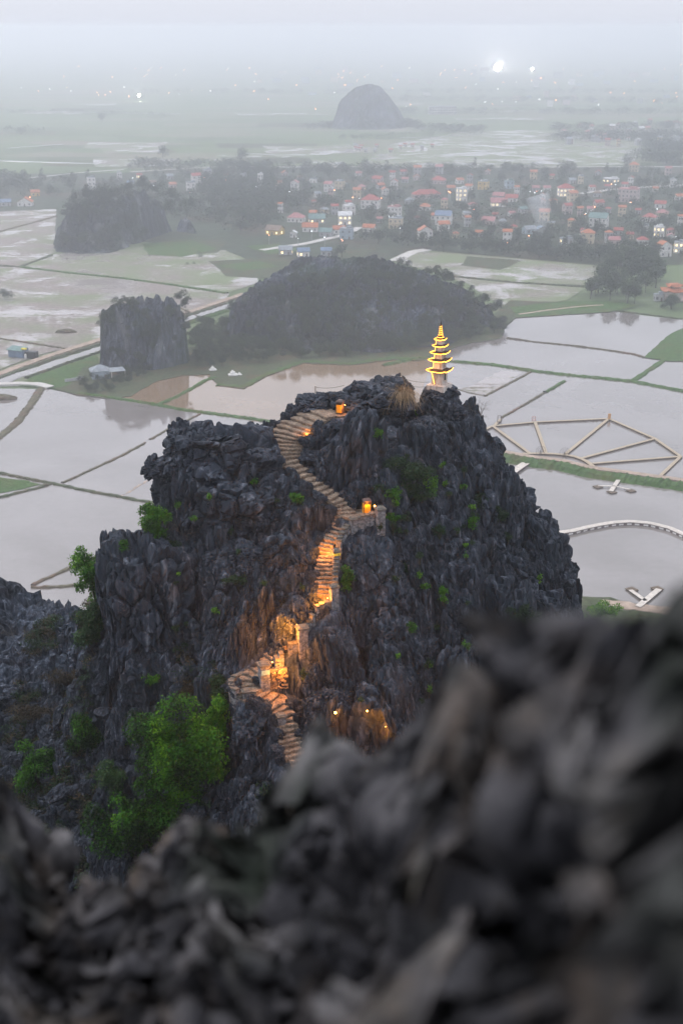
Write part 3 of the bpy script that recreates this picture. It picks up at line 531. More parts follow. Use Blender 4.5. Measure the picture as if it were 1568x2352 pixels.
# ================================================================ stairs, walls, lamps, bins
st = empty('stone_stairway', SP[-1], 0, 'worn stone steps climbing the dark crag from the bottom landing to its top', 'stairway')
def resample(P, step):
    P = [Vector(p) for p in P]; out = [P[0].copy()]; acc = 0
    for a_, b_ in zip(P[:-1], P[1:]):
        L = (b_ - a_).length; t = step - acc
        while t <= L: out.append(a_.lerp(b_, t / L)); t += step
        acc = (acc + L) % step if L + acc >= step else acc + L
    return out
path = [Vector(p) for p in SP]
tot = []; 
fine_ = resample(path, .05); zt = fine_[0].z; last = 0; steps = []
for i, p in enumerate(fine_):
    if zt - p.z >= .19 or (p - fine_[last]).length > 1.0: steps.append((last, i)); zt = p.z; last = i
for a_, b_ in steps:
    if 72.95 < fine_[b_].z < 74.35 and False: continue
    p, q = fine_[a_], fine_[b_]; d = (fine_[min(b_ + 8, len(fine_) - 1)] - fine_[max(a_ - 8, 0)]); d.z = 0; d.normalize(); c = (p + q) / 2; run = max(.3, Vector((q.x - p.x, q.y - p.y)).length)
    nn = Vector((-d.y, d.x)); k_ = min(range(len(SP)), key=lambda q_: (Vector(SP[q_]) - c).length); wd = STW[k_] * random.uniform(.92, 1.15)
    if 19 <= k_ <= 22 and c.z > 72.9 + DZ: continue        # this stretch runs hidden behind the rock
    bm = bmesh.new(); nseg = 7; rows = []
    fr, bk = run * .55 + .03, run * .5 + .12
    for j in range(nseg + 1):
        t = (j / nseg - .5) * wd; o = random.uniform(-.05, .05); base = c + Vector((nn.x * t, nn.y * t, 0)); zz = p.z - .03 + random.uniform(-.025, .025)
        D2 = Vector((d.x, d.y, 0))
        rows.append([bm.verts.new(x_) for x_ in (base - D2 * bk + Vector((0, 0, zz - base.z)), base + D2 * (fr + o - .04) + Vector((0, 0, zz - base.z + .01)), base + D2 * (fr + o) + Vector((0, 0, zz - base.z - .05)), base + D2 * (fr + o - .03 + random.uniform(-.03, .02)) + Vector((0, 0, zz - base.z - .36)))])
    for r0, r1 in zip(rows[:-1], rows[1:]):
        for k in range(3): bm.faces.new((r0[k], r0[k + 1], r1[k + 1], r1[k]))
    for r_ in (rows[0], rows[-1]): bm.faces.new(r_)
    bmesh.ops.recalc_face_normals(bm, faces=bm.faces)
    m_ = bpy.data.meshes.new('step'); bm.to_mesh(m_); bm.free(); m_.materials.append(M['tan']); o = link('step', m_, st); o.matrix_parent_inverse = Matrix.Translation(-Vector(SP[-1]))
for i in range(170):                   # stones crowding the edges of the steps
    k_ = rb_.randrange(len(SP) - 1); t = rb_.random(); p = Vector(SP[k_]).lerp(Vector(SP[k_ + 1]), t); d = Vector(SP[k_ + 1]) - p; sd_ = Vector((-d.y, d.x, 0)).normalized(); w_ = STW[k_] / 2 + rb_.uniform(-.08, .4); s_ = rb_.uniform(.14, .42)
    if 11 <= k_ <= 18 and i % 2: continue
    q = p + sd_ * w_ * (1 if i % 2 else -1); put_rock(rb_.choice(RM), (q.x, q.y, q.z - .05), (s_, s_ * rb_.uniform(.6, 1), s_ * rb_.uniform(.7, 1.4)), rb_.uniform(0, 6), (rb_.uniform(-.3, .3), 0))
# landings of trodden rock
def slab(name, pts, th, mat, label, cat, j=.06):
    bm = bmesh.new(); top = []
    for p in pts: top.append(bm.verts.new(p))
    f = bm.faces.new(top); r_ = bmesh.ops.extrude_face_region(bm, geom=[f]); bmesh.ops.translate(bm, verts=[g for g in r_['geom'] if isinstance(g, bmesh.types.BMVert)], vec=(0, 0, -th))
    bmesh.ops.recalc_face_normals(bm, faces=bm.faces); m_ = bpy.data.meshes.new(name); bm.to_mesh(m_); bm.free(); m_.materials.append(mat); return tag(link(name, m_), label, cat)
def land(name, c, r1, r2, label):
    pts = []; 
    for k in range(14):
        t = k / 14 * 6.283; s = random.uniform(.82, 1.08); pts.append((c[0] + math.cos(t) * r1 * s, c[1] + math.sin(t) * r2 * s, c[2] + .0))
    return slab(name, pts, .5, M['tan'], label, 'landing')
land('stair_landing', W(835, 1178, 80.3) - Vector((0, 0, .1)), 1.5, 1.0, 'flat tan stone landing under the lower yellow bin')
land('stair_landing', W(770, 946, 88.1) - Vector((0, 0, .06)), 1.6, 1.0, 'flat trodden landing in front of the upper yellow bin at the top of the steps')
land('stair_landing', W(622, 1603, 71.9) - Vector((0, 0, .08)), 1.2, .9, 'orange lit landing at the turn of the lower steps')
land('stair_landing', W(565, 1572, 72.5) - Vector((0, 0, .06)), 1.1, 1.1, 'dim landing inside the curved wall end')
def stone_wall(pts, h, th, label, name='stone_wall', base=.9):
    """pts: foot line of the wall's top walk; h above it, base below"""
    h += .15; P = resample(pts, .32); root = empty(name, P[0], 0, label, 'wall'); body = MB(); cop = MB(); o0 = Vector(P[0])
    for a_, b_ in zip(P[:-1], P[1:]):
        d = (b_ - a_); L = Vector((d.x, d.y)).length; rz = math.atan2(d.y, d.x); c = (a_ + b_) / 2 - o0; z = -base
        while z < h - .02:
            hh = random.uniform(.10, .17); t = random.uniform(-.035, .035)
            body.box((c.x + t * math.sin(rz), c.y - t * math.cos(rz), c.z + z + hh / 2), (L * 1.0, th + random.uniform(-.05, .06), hh * .93), rz, .018); z += hh
        cop.box((c.x, c.y, c.z + z + .05), (L * 1.06, th * 1.25, .11), rz, .02)
    b_ = body.build('stonework', M['brick'], root); b_['kind'] = 'stuff'
    cop.build('coping', M['cap'], root); return root
def pillar(u, v, Yd, hpx, w, label, plaque=None):
    c = W(u, v, Yd); h = hpx * PX(c); root = empty('stone_pillar', c, .35, label, 'pillar'); m_ = MB(); z = -.5
    while z < h:
        hh = random.uniform(.08, .13)
        for sx in (-1, 1):
            for sy in (-1, 1): m_.box((sx * w / 4, sy * w / 4, z + hh / 2), (w / 2 * random.uniform(.93, 1.04), w / 2 * random.uniform(.93, 1.04), hh * .92), 0, .012)
        z += hh
    o = m_.build('stonework', M['brick'], root); o['kind'] = 'stuff'
    k = MB(); k.box((0, 0, z + .04), (w * 1.25, w * 1.25, .09), 0, .01); k.box((0, 0, z + .13), (w * 1.05, w * 1.05, .09), 0, .01, .7); k.build('cap', M['cap'], root)
    if plaque:
        q = MB(); q.box((0, -w / 2 - .05, h - .35 if plaque != 'band' else h * .8), (w * (.9 if plaque != 'band' else 1.1), .04, .32 if plaque != 'band' else .16)); q.build('plaque', M['plaqueteal'] if plaque != 'band' else M['yellowp'], root)
    return root
M['plaqueteal'] = flat('faded_teal_paint', (.25, .36, .34), .7, .2, 6); M['yellowp'] = flat('yellow_paint', (.62, .50, .05), .6, .15)
stone_wall([W(806,1216,79.3),W(830,1208,79.3),W(866,1196,79.4)], .45, .35, 'grey stone parapet along the front of the landing with the lower bin', base=.7)
stone_wall([W(800,1222,79.2),W(782,1245,78.6),W(776,1270,78.0)], .35, .34, 'grey stone parapet stepping down from the middle landing')
stone_wall([W(773,1285,77.7),W(770,1325,76.9),W(769,1372,76.)], .35, .3, 'narrow light stone parapet right of the steep straight steps')
stone_wall([W(756,1400,75.3),W(735,1403,75.2),W(722,1412,75.)], .28, .34, 'short stone wall below the second orange glow')
stone_wall([W(720,1425,74.9),W(700,1455,74.4)], .25, .4, 'mossy stone wall between the middle steps and the square pillar')
stone_wall([W(684,1490,73.8),W(655,1500,73.6)], .3, .34, 'short stone wall at the foot of the square pillar under the glowing rock')
stone_wall([W(650,1520,73.2),W(628,1535,73.)], .45, .4, 'stone wall above the lit rubble wall at the lower bend')
cv = []
for k in range(12):
    t = math.radians(75 + k * 15); c0 = W(572, 1583, 72.4); cv.append((c0.x + 1.15 * math.cos(t), c0.y + 1.15 * math.sin(t), c0.z - .05 * k * .5))
stone_wall(cv, .45, .3, 'curved stone parapet sweeping round the lower bend of the steps', base=1.7)
stone_wall([W(548,1618,71.6),W(580,1640,71.),W(615,1662,70.6),W(636,1680,70.2)], .35, .34, 'stone parapet descending left of the lowest steps', base=1.7)
stone_wall([W(636,1700,69.8),W(648,1740,69),W(672,1775,68.2),W(720,1820,67)], .3, .34, 'lowest stone parapet disappearing behind the blurred foreground rock', base=1.7)
pillar(872,1212,79.2,44,.55,'grey square stone pillar right of the lower yellow bin'); pillar(811,1218,79.2,26,.45,'low grey stone pillar at the inner corner of the bin landing')
pillar(771,1290,77.7,26,.42,'stone pillar crossed by a yellow painted band beside the steep steps','band'); pillar(767,1392,75.6,46,.5,'light stone pillar at the foot of the narrow parapet')
pillar(694,1492,73.8,52,.6,'square stone pillar beside the brightest orange rock'); pillar(607,1575,72.4,52,.62,'tall stone pillar with faded teal plaque at the lower bend','teal')
pillar(566,1612,71.6,26,.5,'low stone pillar at the end of the curved parapet'); pillar(646,1680,70.2,40,.5,'stone pillar left of the lowest visible steps')
# rubble retaining wall lit from the pillar
rw = empty('rubble_wall', W(632, 1580, 72.6), .2, 'rough orange lit rubble wall right of the teal plaque pillar', 'wall'); mb = MB()
for i in range(90): mb.box((random.uniform(-.75, .75), random.uniform(-.1, .15), random.uniform(-.3, 1.3)), (random.uniform(.12, .3), .3, random.uniform(.06, .12)), random.uniform(-.25, .25), .03)
mb.box((0, .15, .5), (1.6, .35, 1.7)); mb.build('stonework', M['tan'], rw)['kind'] = 'stuff'
def lamp(u, v, Yd, e, label, post=.35, bulb=.055, off=(0, -.35, .25)):
    Yd = min(Yd, hit2(u, v, Yd) - .12); c = W(u, v, Yd); root = empty('step_lamp', c, 0, label, 'lamp', 'warm lamps along the steps'); m_ = MB(); m_.tube([(0, 0, -post), (0, 0, -.07)], .018, 5); m_.build('post', M['black'], root)
    m_ = MB(); m_.tube([(0, 0, -.08), (0, .0, -.02)], .05, 8, .06); m_.build('lamp_housing', M['black'], root)
    bm = bmesh.new(); bmesh.ops.create_icosphere(bm, subdivisions=2, radius=bulb); me_ = bpy.data.meshes.new('bulb'); bm.to_mesh(me_); bm.free(); me_.materials.append(M['bulb']); link('bulb', me_, root, (0, 0, .03))
    l = bpy.data.lights.new('lamp_light', 'POINT'); l.energy = e * 2.4; l.color = (1, .32, .03); l.shadow_soft_size = .2; lo = bpy.data.objects.new('lamp_light', l); C.objects.link(lo); lo.parent = root; lo.location = off
    return root
lamp(704,1000,85.6,60,'warm lamp on the right edge of the uppermost steps',.5); lamp(860,1163,80.2,45,'warm lamp between the lower bin and the grey stone pillar',.4,off=(-.5,-.3,.3))
lamp(760,1270,78.2,100,'lamp tucked behind the parapet top lighting the steep steps',.3,.03,(-.45,-.4,.35)); lamp(752,1375,75.9,150,'lamp low beside the foot of the narrow parapet',.3,.03,(-.5,-.6,.3))
lamp(682,1436,74.4,420,'lamp behind the square pillar lighting the cleft rock',.3,.035,(-.8,-1.1,.3)); lamp(625,1522,73.2,200,'lamp fixed above the lit rubble wall',.3,.04,(.75,-1.2,.0))
lamp(770,1638,70.6,50,'lone bright lamp low on the rock near the blurred boulder',.3,.08,(0,-.5,.1)); lamp(843,1634,71.2,25,'small lamp in the dark cleft right of the lone bright lamp',.3,.05,(0,-.3,-.2))
lamp(885,1670,69.6,160,'lamp lighting pale rock at the foot of the crag',.3,.02,(.0,-.7,.3)); lamp(792,931,87.9,25,'warm lamp behind the upper yellow bin',.3,.03,(-.1,-.35,-.05))
def bin_(u, v, Yd, rz, label, k=1.):
    c = W(u, v, Yd); root = empty('litter_bin', c, rz, label, 'bin', 'yellow litter bins on the crag'); root.scale = (k, k, k)
    m_ = MB(); m_.box((0, 0, .46), (.5, .5, .8)); m_.build('body', M['bind'], root)
    m_ = MB(); m_.box((0, -.262, .40), (.42, .02, .62)); m_.box((-.262, 0, .40), (.02, .42, .62)); m_.build('door_panel', M['bin'], root)
    m_ = MB(); m_.box((0, -.262, .79), (.36, .02, .12)); m_.build('opening', M['black'], root)
    m_ = MB(); m_.box((0, 0, .93), (.56, .56, .05)); m_.box((0, 0, 1.0), (.5, .5, .10), 0, 0, .6); m_.build('lid', M['bind'], root)
    for sx in (-1, 1):
        for sy in (-1, 1): m_ = MB(); m_.box((sx * .2, sy * .2, .03), (.05, .05, .06)); m_.build('foot', M['black'], root)
    return root
bin_(842,1179,80.2,.15,'yellow fronted litter bin on the middle landing beside the stone parapet'); bin_(781,949,87.9,-.35,'glowing yellow litter bin at the top of the steps under the summit rock',.95)
# ================================================================ pagoda
pg = empty('stupa_pagoda', PAG, math.radians(-30), 'weathered white tiered pagoda outlined in golden light strips on the summit', 'pagoda'); pg.scale = (1.06, 1.06, 1.15)
m_ = MB(); m_.box((0, 0, -.12), (1.35, 1.35, .34), 0, .02); m_.box((0, 0, .07), (1.1, 1.1, .06), 0, .005); m_.build('base', M['stain'], pg)
def strip_(pts, r=.018, parent=pg): mb_ = MB(); mb_.tube(pts, r, 5); return mb_.build('light_strip', M['led'], parent)
z = .1
tiers = [(.80,.84,1.38,.14,.22),(.62,.48,1.20,.11,.2),(.54,.34,1.02,.10,.16),(.47,.30,.80,.09,.14),(.40,.28,.62,.08,.12)]
left = []
for i, (bw, bh, rw_, rt, up) in enumerate(tiers):
    m_ = MB(); m_.box((0, 0, z + bh / 2), (bw, bh and bw, bh), 0, .004)
    for sx in (-1, 1):
        for sy in (-1, 1): m_.box((sx * (bw / 2 - .03), sy * (bw / 2 - .03), z + bh / 2), (.09, .09, bh - .004))
    m_.build('storey', M['stain'], pg)
    if i == 0:
        m_ = MB(); m_.box((0, 0, 0), (.02, .24, .44)); o = m_.build('niche', M['black'], pg); o.location = (bw / 2 + .004, 0, z + .48)
        m_ = MB(); [m_.box((.01, s * .15, 0), (.05, .05, .56)) for s in (-1, 1)]; [m_.box((.01, 0, s * .26), (.05, .25, .05)) for s in (-1, 1)]; o = m_.build('niche_frame', M['stain'], pg); o.location = (bw / 2 + .004, 0, z + .48)
    zr = z + bh; n = 8; bm = bmesh.new(); rings = []
    for (w_, zz, lift) in ((bw * 1.05, zr - .01, 0), (rw_, zr + .02, up * .55), (rw_ * 1.0, zr + .055, up * .62), (rw_ * .78, zr + .08, up * .14), (bw * .78, zr + rt + .05, 0)):
        ring = []
        for s in range(4):
            for k in range(n):
                t = k / n * 2 - 1; x_, y_ = [(t, -1), (1, t), (-t, 1), (-1, -t)][s]; cz = lift * abs(t) ** 4; bul = 1 + (.02 if lift else 0) * abs(t) ** 4
                ring.append(bm.verts.new((x_ * w_ / 2 * bul, y_ * w_ / 2 * bul, zz + cz)))
        rings.append(ring)
    for r0, r1 in zip(rings[:-1], rings[1:]):
        for k in range(4 * n): bm.faces.new((r0[k], r0[(k + 1) % (4 * n)], r1[(k + 1) % (4 * n)], r1[k]))
    bm.faces.new(rings[-1]); bmesh.ops.recalc_face_normals(bm, faces=bm.faces)
    me_ = bpy.data.meshes.new('roof'); bm.to_mesh(me_); bm.free(); me_.materials.append(M['proof']); ro = link('roof', me_, pg)
    for s in range(4):
        a_ = math.radians(45 + 90 * s); x_, y_ = math.cos(a_), math.sin(a_); q = rw_ / 2 * 1.414
        mb_ = MB(); mb_.tube([(x_ * q * .95, y_ * q * .95, zr + up * .55), (x_ * q * 1.1, y_ * q * 1.1, zr + up * .85 + .03)], .022, 5, .006); mb_.build('corner_tip', M['proof'], ro)
    e = rw_ / 2 + .012; pts = []
    for s in ((-1, -1, 0), (1, -1, 1)): pass
    for k in range(13): t = k / 12 * 2 - 1; pts.append((t * e, -e, zr + .03 + up * .5 * abs(t) ** 4))
    for k in range(1, 13): t = k / 12 * 2 - 1; pts.append((e, t * e, zr + .03 + up * .5 * abs(t) ** 4))
    pts = [(-e, e * .3, zr + .05)] + pts
    strip_(pts, .026)
    left.append((-bw / 2 - .03, -bw / 2 - .03, z)); left.append((-bw / 2 - .02, -bw / 2 - .02, zr - .02)); left.append((-e * .9, -e * .7, zr + .12)); left.append((-bw / 2, -bw / 2 + .05, zr + rt + .05))
    if i == 0: m_ = MB(); m_.box((0, 0, zr + rt + .06), (.72, .72, .05)); m_.build('ledge', M['stain'], pg)
    z = zr + rt + .04
left[0] = (-.15, -.45, .13)
strip_(left, .018)
m_ = MB(); m_.tube([(0, 0, z - .02), (0, 0, z + .1)], .24, 10, .2); m_.tube([(0, 0, z + .1), (0, 0, z + .85)], .13, 10, .055); m_.build('spire', M['proof'], pg, True)
m_ = MB(); m_.tube([(0, 0, z + .85), (0, 0, z + .95), (0, 0, z + 1.1)], .06, 8, .01); m_.build('finial', M['proof'], pg, True)
hx = []
for k in range(90): t = k / 89; a_ = t * 6.283 * 5.5; r_ = .16 - .10 * t; hx.append((math.cos(a_) * r_, math.sin(a_) * r_, z + .12 + t * .7))
strip_(hx, .017); strip_([(math.cos(k / 12 * 6.283) * .22, math.sin(k / 12 * 6.283) * .22, z + .06) for k in range(13)], .018)
l = bpy.data.lights.new('strip_light', 'POINT'); l.energy = 230; l.color = (1, .42, .06); l.shadow_soft_size = .5; lo = bpy.data.objects.new('strip_light', l); C.objects.link(lo); lo.parent = pg; lo.location = (-1.0, -1.0, 1.6)
# railing posts and cables on the summit
def cable_rail(a_, b_, label, n=2):
    a_, b_ = Vector(a_), Vector(b_); root = empty('cable_rail', a_, 0, label, 'railing'); d = b_ - a_
    m_ = MB(); m_.box((0, 0, .4), (.12, .12, .9), 0, .01); m_.build('post', M['conc'], root)
    for k in range(n):
        pts = [(d.x * t, d.y * t, d.z * t + .75 - k * .3 - .9 * t * (1 - t) * (.6 + .4 * k)) for t in [i / 10 for i in range(11)]]; m_ = MB(); m_.tube(pts, .013, 4); m_.build('cable', M['black'], root)
    return root
cable_rail(W(724,912,90), W(790,908,90), 'short post with two sagging cables left of the summit knob'); cable_rail(W(920,890,91), W(985,900,91.4), 'pale post with two sagging cables between the summit knob and the pagoda')
# ================================================================ lowland
def poly(name, uv, mat, z=0., kind='structure', lab=None, jit=0., sub=10):
    P = [G(u, v, z) for u, v in uv]
    out = []
    for a_, b_ in zip(P, P[1:] + P[:1]):
        n = max(1, int((b_ - a_).length / sub)) if jit else 1
        for k in range(n):
            p = a_.lerp(b_, k / n); p.z = z
            if jit: p.x += random.uniform(-jit, jit); p.y += random.uniform(-jit, jit)
            out.append(p)
    bm = bmesh.new(); f = bm.faces.new([bm.verts.new(p) for p in out]); bmesh.ops.recalc_face_normals(bm, faces=[f])
    if f.normal.z < 0: f.normal_flip()
    bmesh.ops.triangulate(bm, faces=[f]); me_ = bpy.data.meshes.new(name); bm.to_mesh(me_); bm.free(); me_.materials.append(mat)
    return tag(link(name, me_), kind=kind)
def strip(name, uv, w, h, mat, z=.1, jit=.15, step=1.5, kind='structure', pts=None, flat_top=False, wj=.25):
    w *= K; h *= 1.2; P = resample([G(u, v, z) for u, v in uv] if pts is None else pts, step)
    if len(P) < 2: return None
    vs_, n = [], 5
    for i, p in enumerate(P):
        d = P[min(i + 1, len(P) - 1)] - P[max(i - 1, 0)]; d.z = 0; d.normalize(); s = Vector((-d.y, d.x, 0)); ww = w * (1 + random.uniform(-wj, wj)) / 2; o = random.uniform(-jit, jit); q = p + s * o
        hh = h * (1 + random.uniform(-.3, .3) * (0 if flat_top else 1)); t_ = .92 if flat_top else .55
        for a_, b_ in ((-1, -.25), (-t_, hh), (0, hh * (1 if flat_top else 1.1)), (t_, hh), (1, -.25)): vs_.append((q.x + s.x * ww * a_, q.y + s.y * ww * a_, z + b_))
    m = len(P); F = [(i * n + k, i * n + k + 1, (i + 1) * n + k + 1, (i + 1) * n + k) for i in range(m - 1) for k in range(n - 1)]
    return tag(link(name, npmesh(name, vs_, F, mat)), kind=kind)
# the land sheet, out to the horizon
m_ = MB(); m_.add([(-9000, -400, -.3), (9000, -400, -.3), (9000, 12000, -.3), (-9000, 12000, -.3)], [(0, 1, 2, 3)]); tag(m_.build('ground', M['ground']), kind='structure')
M['vill'] = grass_mat('village_floor', (.035, .048, .028), .12); M['marsh'] = grass_mat('marsh_grass', (.07, .085, .04), .12)
poly('village_ground', [(-300,400),(250,398),(500,386),(900,383),(1250,386),(1500,380),(1900,340),(1900,600),(1400,612),(1100,585),(950,572),(880,600),(600,640),(300,600),(-300,500)], M['vill'], -.2)
water = poly('flooded_paddies', [(-400,880),(0,893),(110,893),(180,905),(250,912),(300,905),(360,872),(420,858),(480,857),(500,882),(560,889),(600,866),(650,846),(700,830),(800,836),(900,822),(960,826),(1010,805),(1080,785),(1150,775),(1163,748),(1185,728),(1290,722),(1400,714),(1480,725),(1568,735),(1850,740),(2300,1500),(1700,2000),(-100,2000),(-700,1500)], M['water'], 0., jit=.5, sub=4)
poly('brown_pond_reflection', [(262,908),(300,903),(360,870),(420,858),(480,857),(505,884),(560,889),(600,866),(650,846),(700,830),(800,836),(900,822),(960,826),(1000,832),(985,850),(950,960),(700,985),(420,940),(311,922)], M['water_brown_refl'], .02, jit=.4, sub=3)  # brown water, with the dark hills' reflection painted into its colour
# paddies and fields
F_ = [((-300,600),(45,614),(280,640),(525,675),(520,692),(436,718),(430,760),(224,785),(100,812),(0,845),(-300,880)), ((-300,500),(130,480),(125,580),(45,612),(-300,598)),
      ((47,612),(120,585),(330,556),(520,575),(600,612),(590,650),(525,672),(280,637)), ((1020,632),(905,600),(945,577),(1100,588),(1380,612),(1352,655),(1180,648)),
      ((1020,634),(1180,650),(1345,661),(1300,690),(1190,705),(1140,696),(1070,650)), ((-300,880),(0,848),(88,815),(88,792),(0,779),(-300,760))]
for f_, mt, zz in zip(F_, ('mud1', 'mud1', 'mud2', 'mud2', 'mud3', 'mud1'), (0., .0, .0, .0, .02, .04)): poly('paddy_field', f_, M[mt], zz - .05, jit=.6, sub=8)
for f_ in ([(480,600),(640,590),(700,612),(640,640),(520,635)], [(340,560),(420,548),(520,556),(500,580),(380,588)], [(760,575),(870,570),(820,595),(760,600)], [(1070,588),(1200,598),(1150,620),(1060,610)]): poly('rough_field', f_, M['grassd'], .02, jit=1., sub=8)
for f_ in ([(325,560),(440,552),(500,572),(420,590),(340,585)], [(500,610),(600,600),(640,612),(560,622)], [(560,565),(640,560),(700,575),(620,585)]): poly('green_field', f_, M['grassg'] if 'grassg' in M else M['grass'], .05, jit=1., sub=8)
M['wet'] = mud_mat('far_wet_paddy', .0, .55, .8)
for f_ in ([(820,385),(900,330),(1080,300),(1300,298),(1480,330),(1450,378),(1200,385)], [(640,385),(700,365),(790,372),(800,384)], [(600,345),(800,330),(830,350),(640,362)]): poly('flooded_far_paddies', f_, M['wet'], -.1)
def fieldset(cols):
    pass
for i in range(26):     # far paddies, each its own shade
    u = random.uniform(-300, 1500); v = random.choice([random.uniform(225, 300), random.uniform(300, 380)]); w = random.uniform(90, 260); h = (v - 180) * random.uniform(.05, .1); s = random.uniform(-25, 25)
    poly('far_field', [(u, v), (u + w, v + s * .1), (u + w + s, v + h), (u + s, v + h + s * .1)], M[random.choice(['grassd', 'marsh', 'mud3', 'mud2'])], -.14 + i * .003)
for uv, w in ([(-200,366),(0,369),(120,373),(245,376)],7), ([(560,352),(640,356),(720,355)],5), ([(20,340),(160,330)],4), ([(860,318),(1060,312)],5), ([(80,255),(420,262)],4):
    strip('far_canal', uv, w, .02, M['water'], .0, 1.0, 12, flat_top=True)
for uv, w in ([(-100,405),(40,412),(200,395),(290,389)],3), ([(300,395),(490,383),(800,383),(1100,384),(1500,383),(1800,383)],4), ([(1330,445),(1400,436),(1480,430),(1568,425),(1750,420)],5), ([(880,600),(820,612),(740,640),(690,660)],4), ([(905,600),(950,578),(990,572)],7), ([(600,575),(700,560),(790,540),(830,520)],5), ([(60,340),(60,341)],1):
    strip('village_road', uv, w, .25, M['road'], -.1, .3, 8, flat_top=True, wj=.05)
strip('village_road', [(-60,893),(0,884),(45,882),(88,884),(122,892)], 3.4, .5, M['road'], 0, .15, 2, flat_top=True, wj=.1)
strip('dirt_road', [(-100,880),(0,861),(33,848),(88,828),(154,806),(224,784),(330,752),(436,718),(520,690),(560,676)], 3.4, .55, M['soil'], 0, .2, 2.5, flat_top=True, wj=.1)
strip('canal_water', [(-60,895),(4,876),(44,861),(99,846),(154,826),(224,804),(330,766),(436,731),(520,704),(580,684)], 5.5, .1, M['water'], 0, .5, 3, flat_top=True, wj=.12)
strip('grass_bank', [(-80,880),(0,868),(40,853),(95,834),(154,814),(224,793),(330,758),(436,724),(520,697)], 2.2, .5, M['grassd'], 0, .4, 1.5)
strip('grass_bank', [(60,868),(110,850),(160,832),(224,810),(330,775),(436,738),(520,711)], 1.6, .45, M['grassd'], 0, .4, 1.5)
strip('grass_bank', [(436,742),(470,730),(520,714)], 3., .4, M['grass'], 0, .4, 1.5)
# banks between the ponds
for nm, uv, w, h, mt in (('grass_bank', [(180,904),(238,911),(311,922),(366,931),(421,942),(500,952),(574,962),(640,972),(760,985)], 2.6, .45, 'grass'),
    ('grass_bank', [(366,929),(403,913),(440,893),(476,872),(500,866)], 2.0, .4, 'grass'), ('soil_bank', [(461,951),(425,968),(384,988),(345,1010)], 1.1, .3, 'bank'), ('soil_bank', [(335,1017),(274,1050),(225,1072),(183,1092),(141,1111)], 1.1, .3, 'bank'),
    ('grass_bank', [(-120,1060),(0,1087),(59,1099),(117,1110),(200,1128),(256,1138),(329,1152),(420,1168)], 1.5, .4, 'grassd'), ('grass_bank', [(120,1111),(90,1121),(60,1128),(0,1143),(-100,1165)], 1.5, .4, 'grassd'),
    ('earth_path', [(95,893),(70,932),(40,970),(0,1004),(-60,1050)], 3.2, .5, 'bank'), ('soil_bank', [(75,1345),(110,1328),(165,1304),(230,1280)], 1.3, .35, 'bank'), ('soil_bank', [(72,1350),(110,1350),(165,1346),(240,1340)], 1.3, .35, 'bank'),
    ('grass_bank', [(880,840),(960,822),(1032,830),(1131,838),(1220,852),(1312,863),(1380,869),(1447,876),(1568,899),(1700,925)], 3.2, .5, 'grass'), ('grass_bank', [(1526,826),(1490,850),(1451,876)], 2.6, .45, 'grass'),
    ('soil_bank', [(1163,777),(1230,786),(1312,794),(1390,804),(1456,814),(1480,822)], 1.5, .4, 'bank'), ('grass_bank', [(1296,875),(1272,890),(1249,903)], 1.7, .4, 'grass'), ('soil_bank', [(1249,903),(1200,932),(1149,961)], 1.2, .35, 'bank'),
    ('soil_bank', [(1217,855),(1165,883),(1113,910)], 1.2, .3, 'bank'), ('soil_bank', [(1046,893),(1080,903),(1113,910)], .9, .15, 'bank'), ('soil_bank', [(400,700),(520,760)], 1, .2, 'bank'),
    ('grass_bank', [(45,613),(160,627),(280,639),(400,655),(525,674)], 3., .5, 'grass'), ('grass_bank', [(1019,633),(1180,649),(1345,659)], 3, .5, 'grassd'), ('soil_bank', [(-60,770),(0,778),(88,791),(158,802)], 1.6, .4, 'bank'),
    ('soil_bank', [(-100,545),(0,532),(130,497)], 3, .4, 'bank'), ('soil_bank', [(-100,602),(45,613),(120,586)], 3, .4, 'grassd'), ('soil_bank', [(1290,720),(1400,712),(1568,733)], 1.5, .3, 'grassd')):
    strip(nm, uv, w, h, M[mt], 0, .25, 1.2)
strip('mud_streak', [(268,1146),(300,1128),(350,1097)], .8, .12, M['soil'], -.08, .5, .8, wj=.8)
for c_ in ([(1095,880),(1150,850),(1200,856),(1120,908),(1060,895)],): poly('soil_flat', c_, mud_mat('pond_scum', .4, .9, .2), .03, jit=.8, sub=3)
poly('grass_flat', [(40,885),(75,866),(125,848),(180,828),(224,814),(228,842),(190,862),(165,884),(122,892)], M['grass'], .12, jit=.4, sub=4)
poly('garden_ground', [(122,892),(165,882),(190,845),(240,830),(400,800),(560,790),(760,790),(960,790),(1080,770),(1170,690),(1300,694),(1290,724),(1185,730),(1160,750),(1150,777),(1080,788),(1010,808),(965,829),(900,826),(800,839),(700,834),(650,850),(600,870),(560,893),(500,886),(480,860),(420,862),(360,875),(300,909),(250,915),(180,908)], M['grassd'], .22, jit=.6, sub=4)
poly('green_shore', [(1170,705),(1300,692),(1400,690),(1470,702),(1400,716),(1290,723),(1188,729)], M['grass'], .3, jit=.5, sub=4)
strip('earth_path', [(1190,722),(1260,712),(1330,704),(1390,700)], 1.6, .1, M['soil'], .3, .2, 2, flat_top=True)
strip('green_shore', [(500,884),(560,889),(600,866),(650,846),(700,830),(800,836),(900,822),(965,826)], 3.5, .3, M['grass'], 0, .8, 2)
poly('green_shore', [(1600,742),(1540,764),(1500,800),(1478,820),(1530,829),(1750,835)], M['grass'], .3, jit=.5, sub=3)
poly('grass_flat', [(-60,1090),(0,1096),(55,1103),(95,1112),(50,1124),(-60,1142)], M['grass'], .12, jit=.4, sub=2)
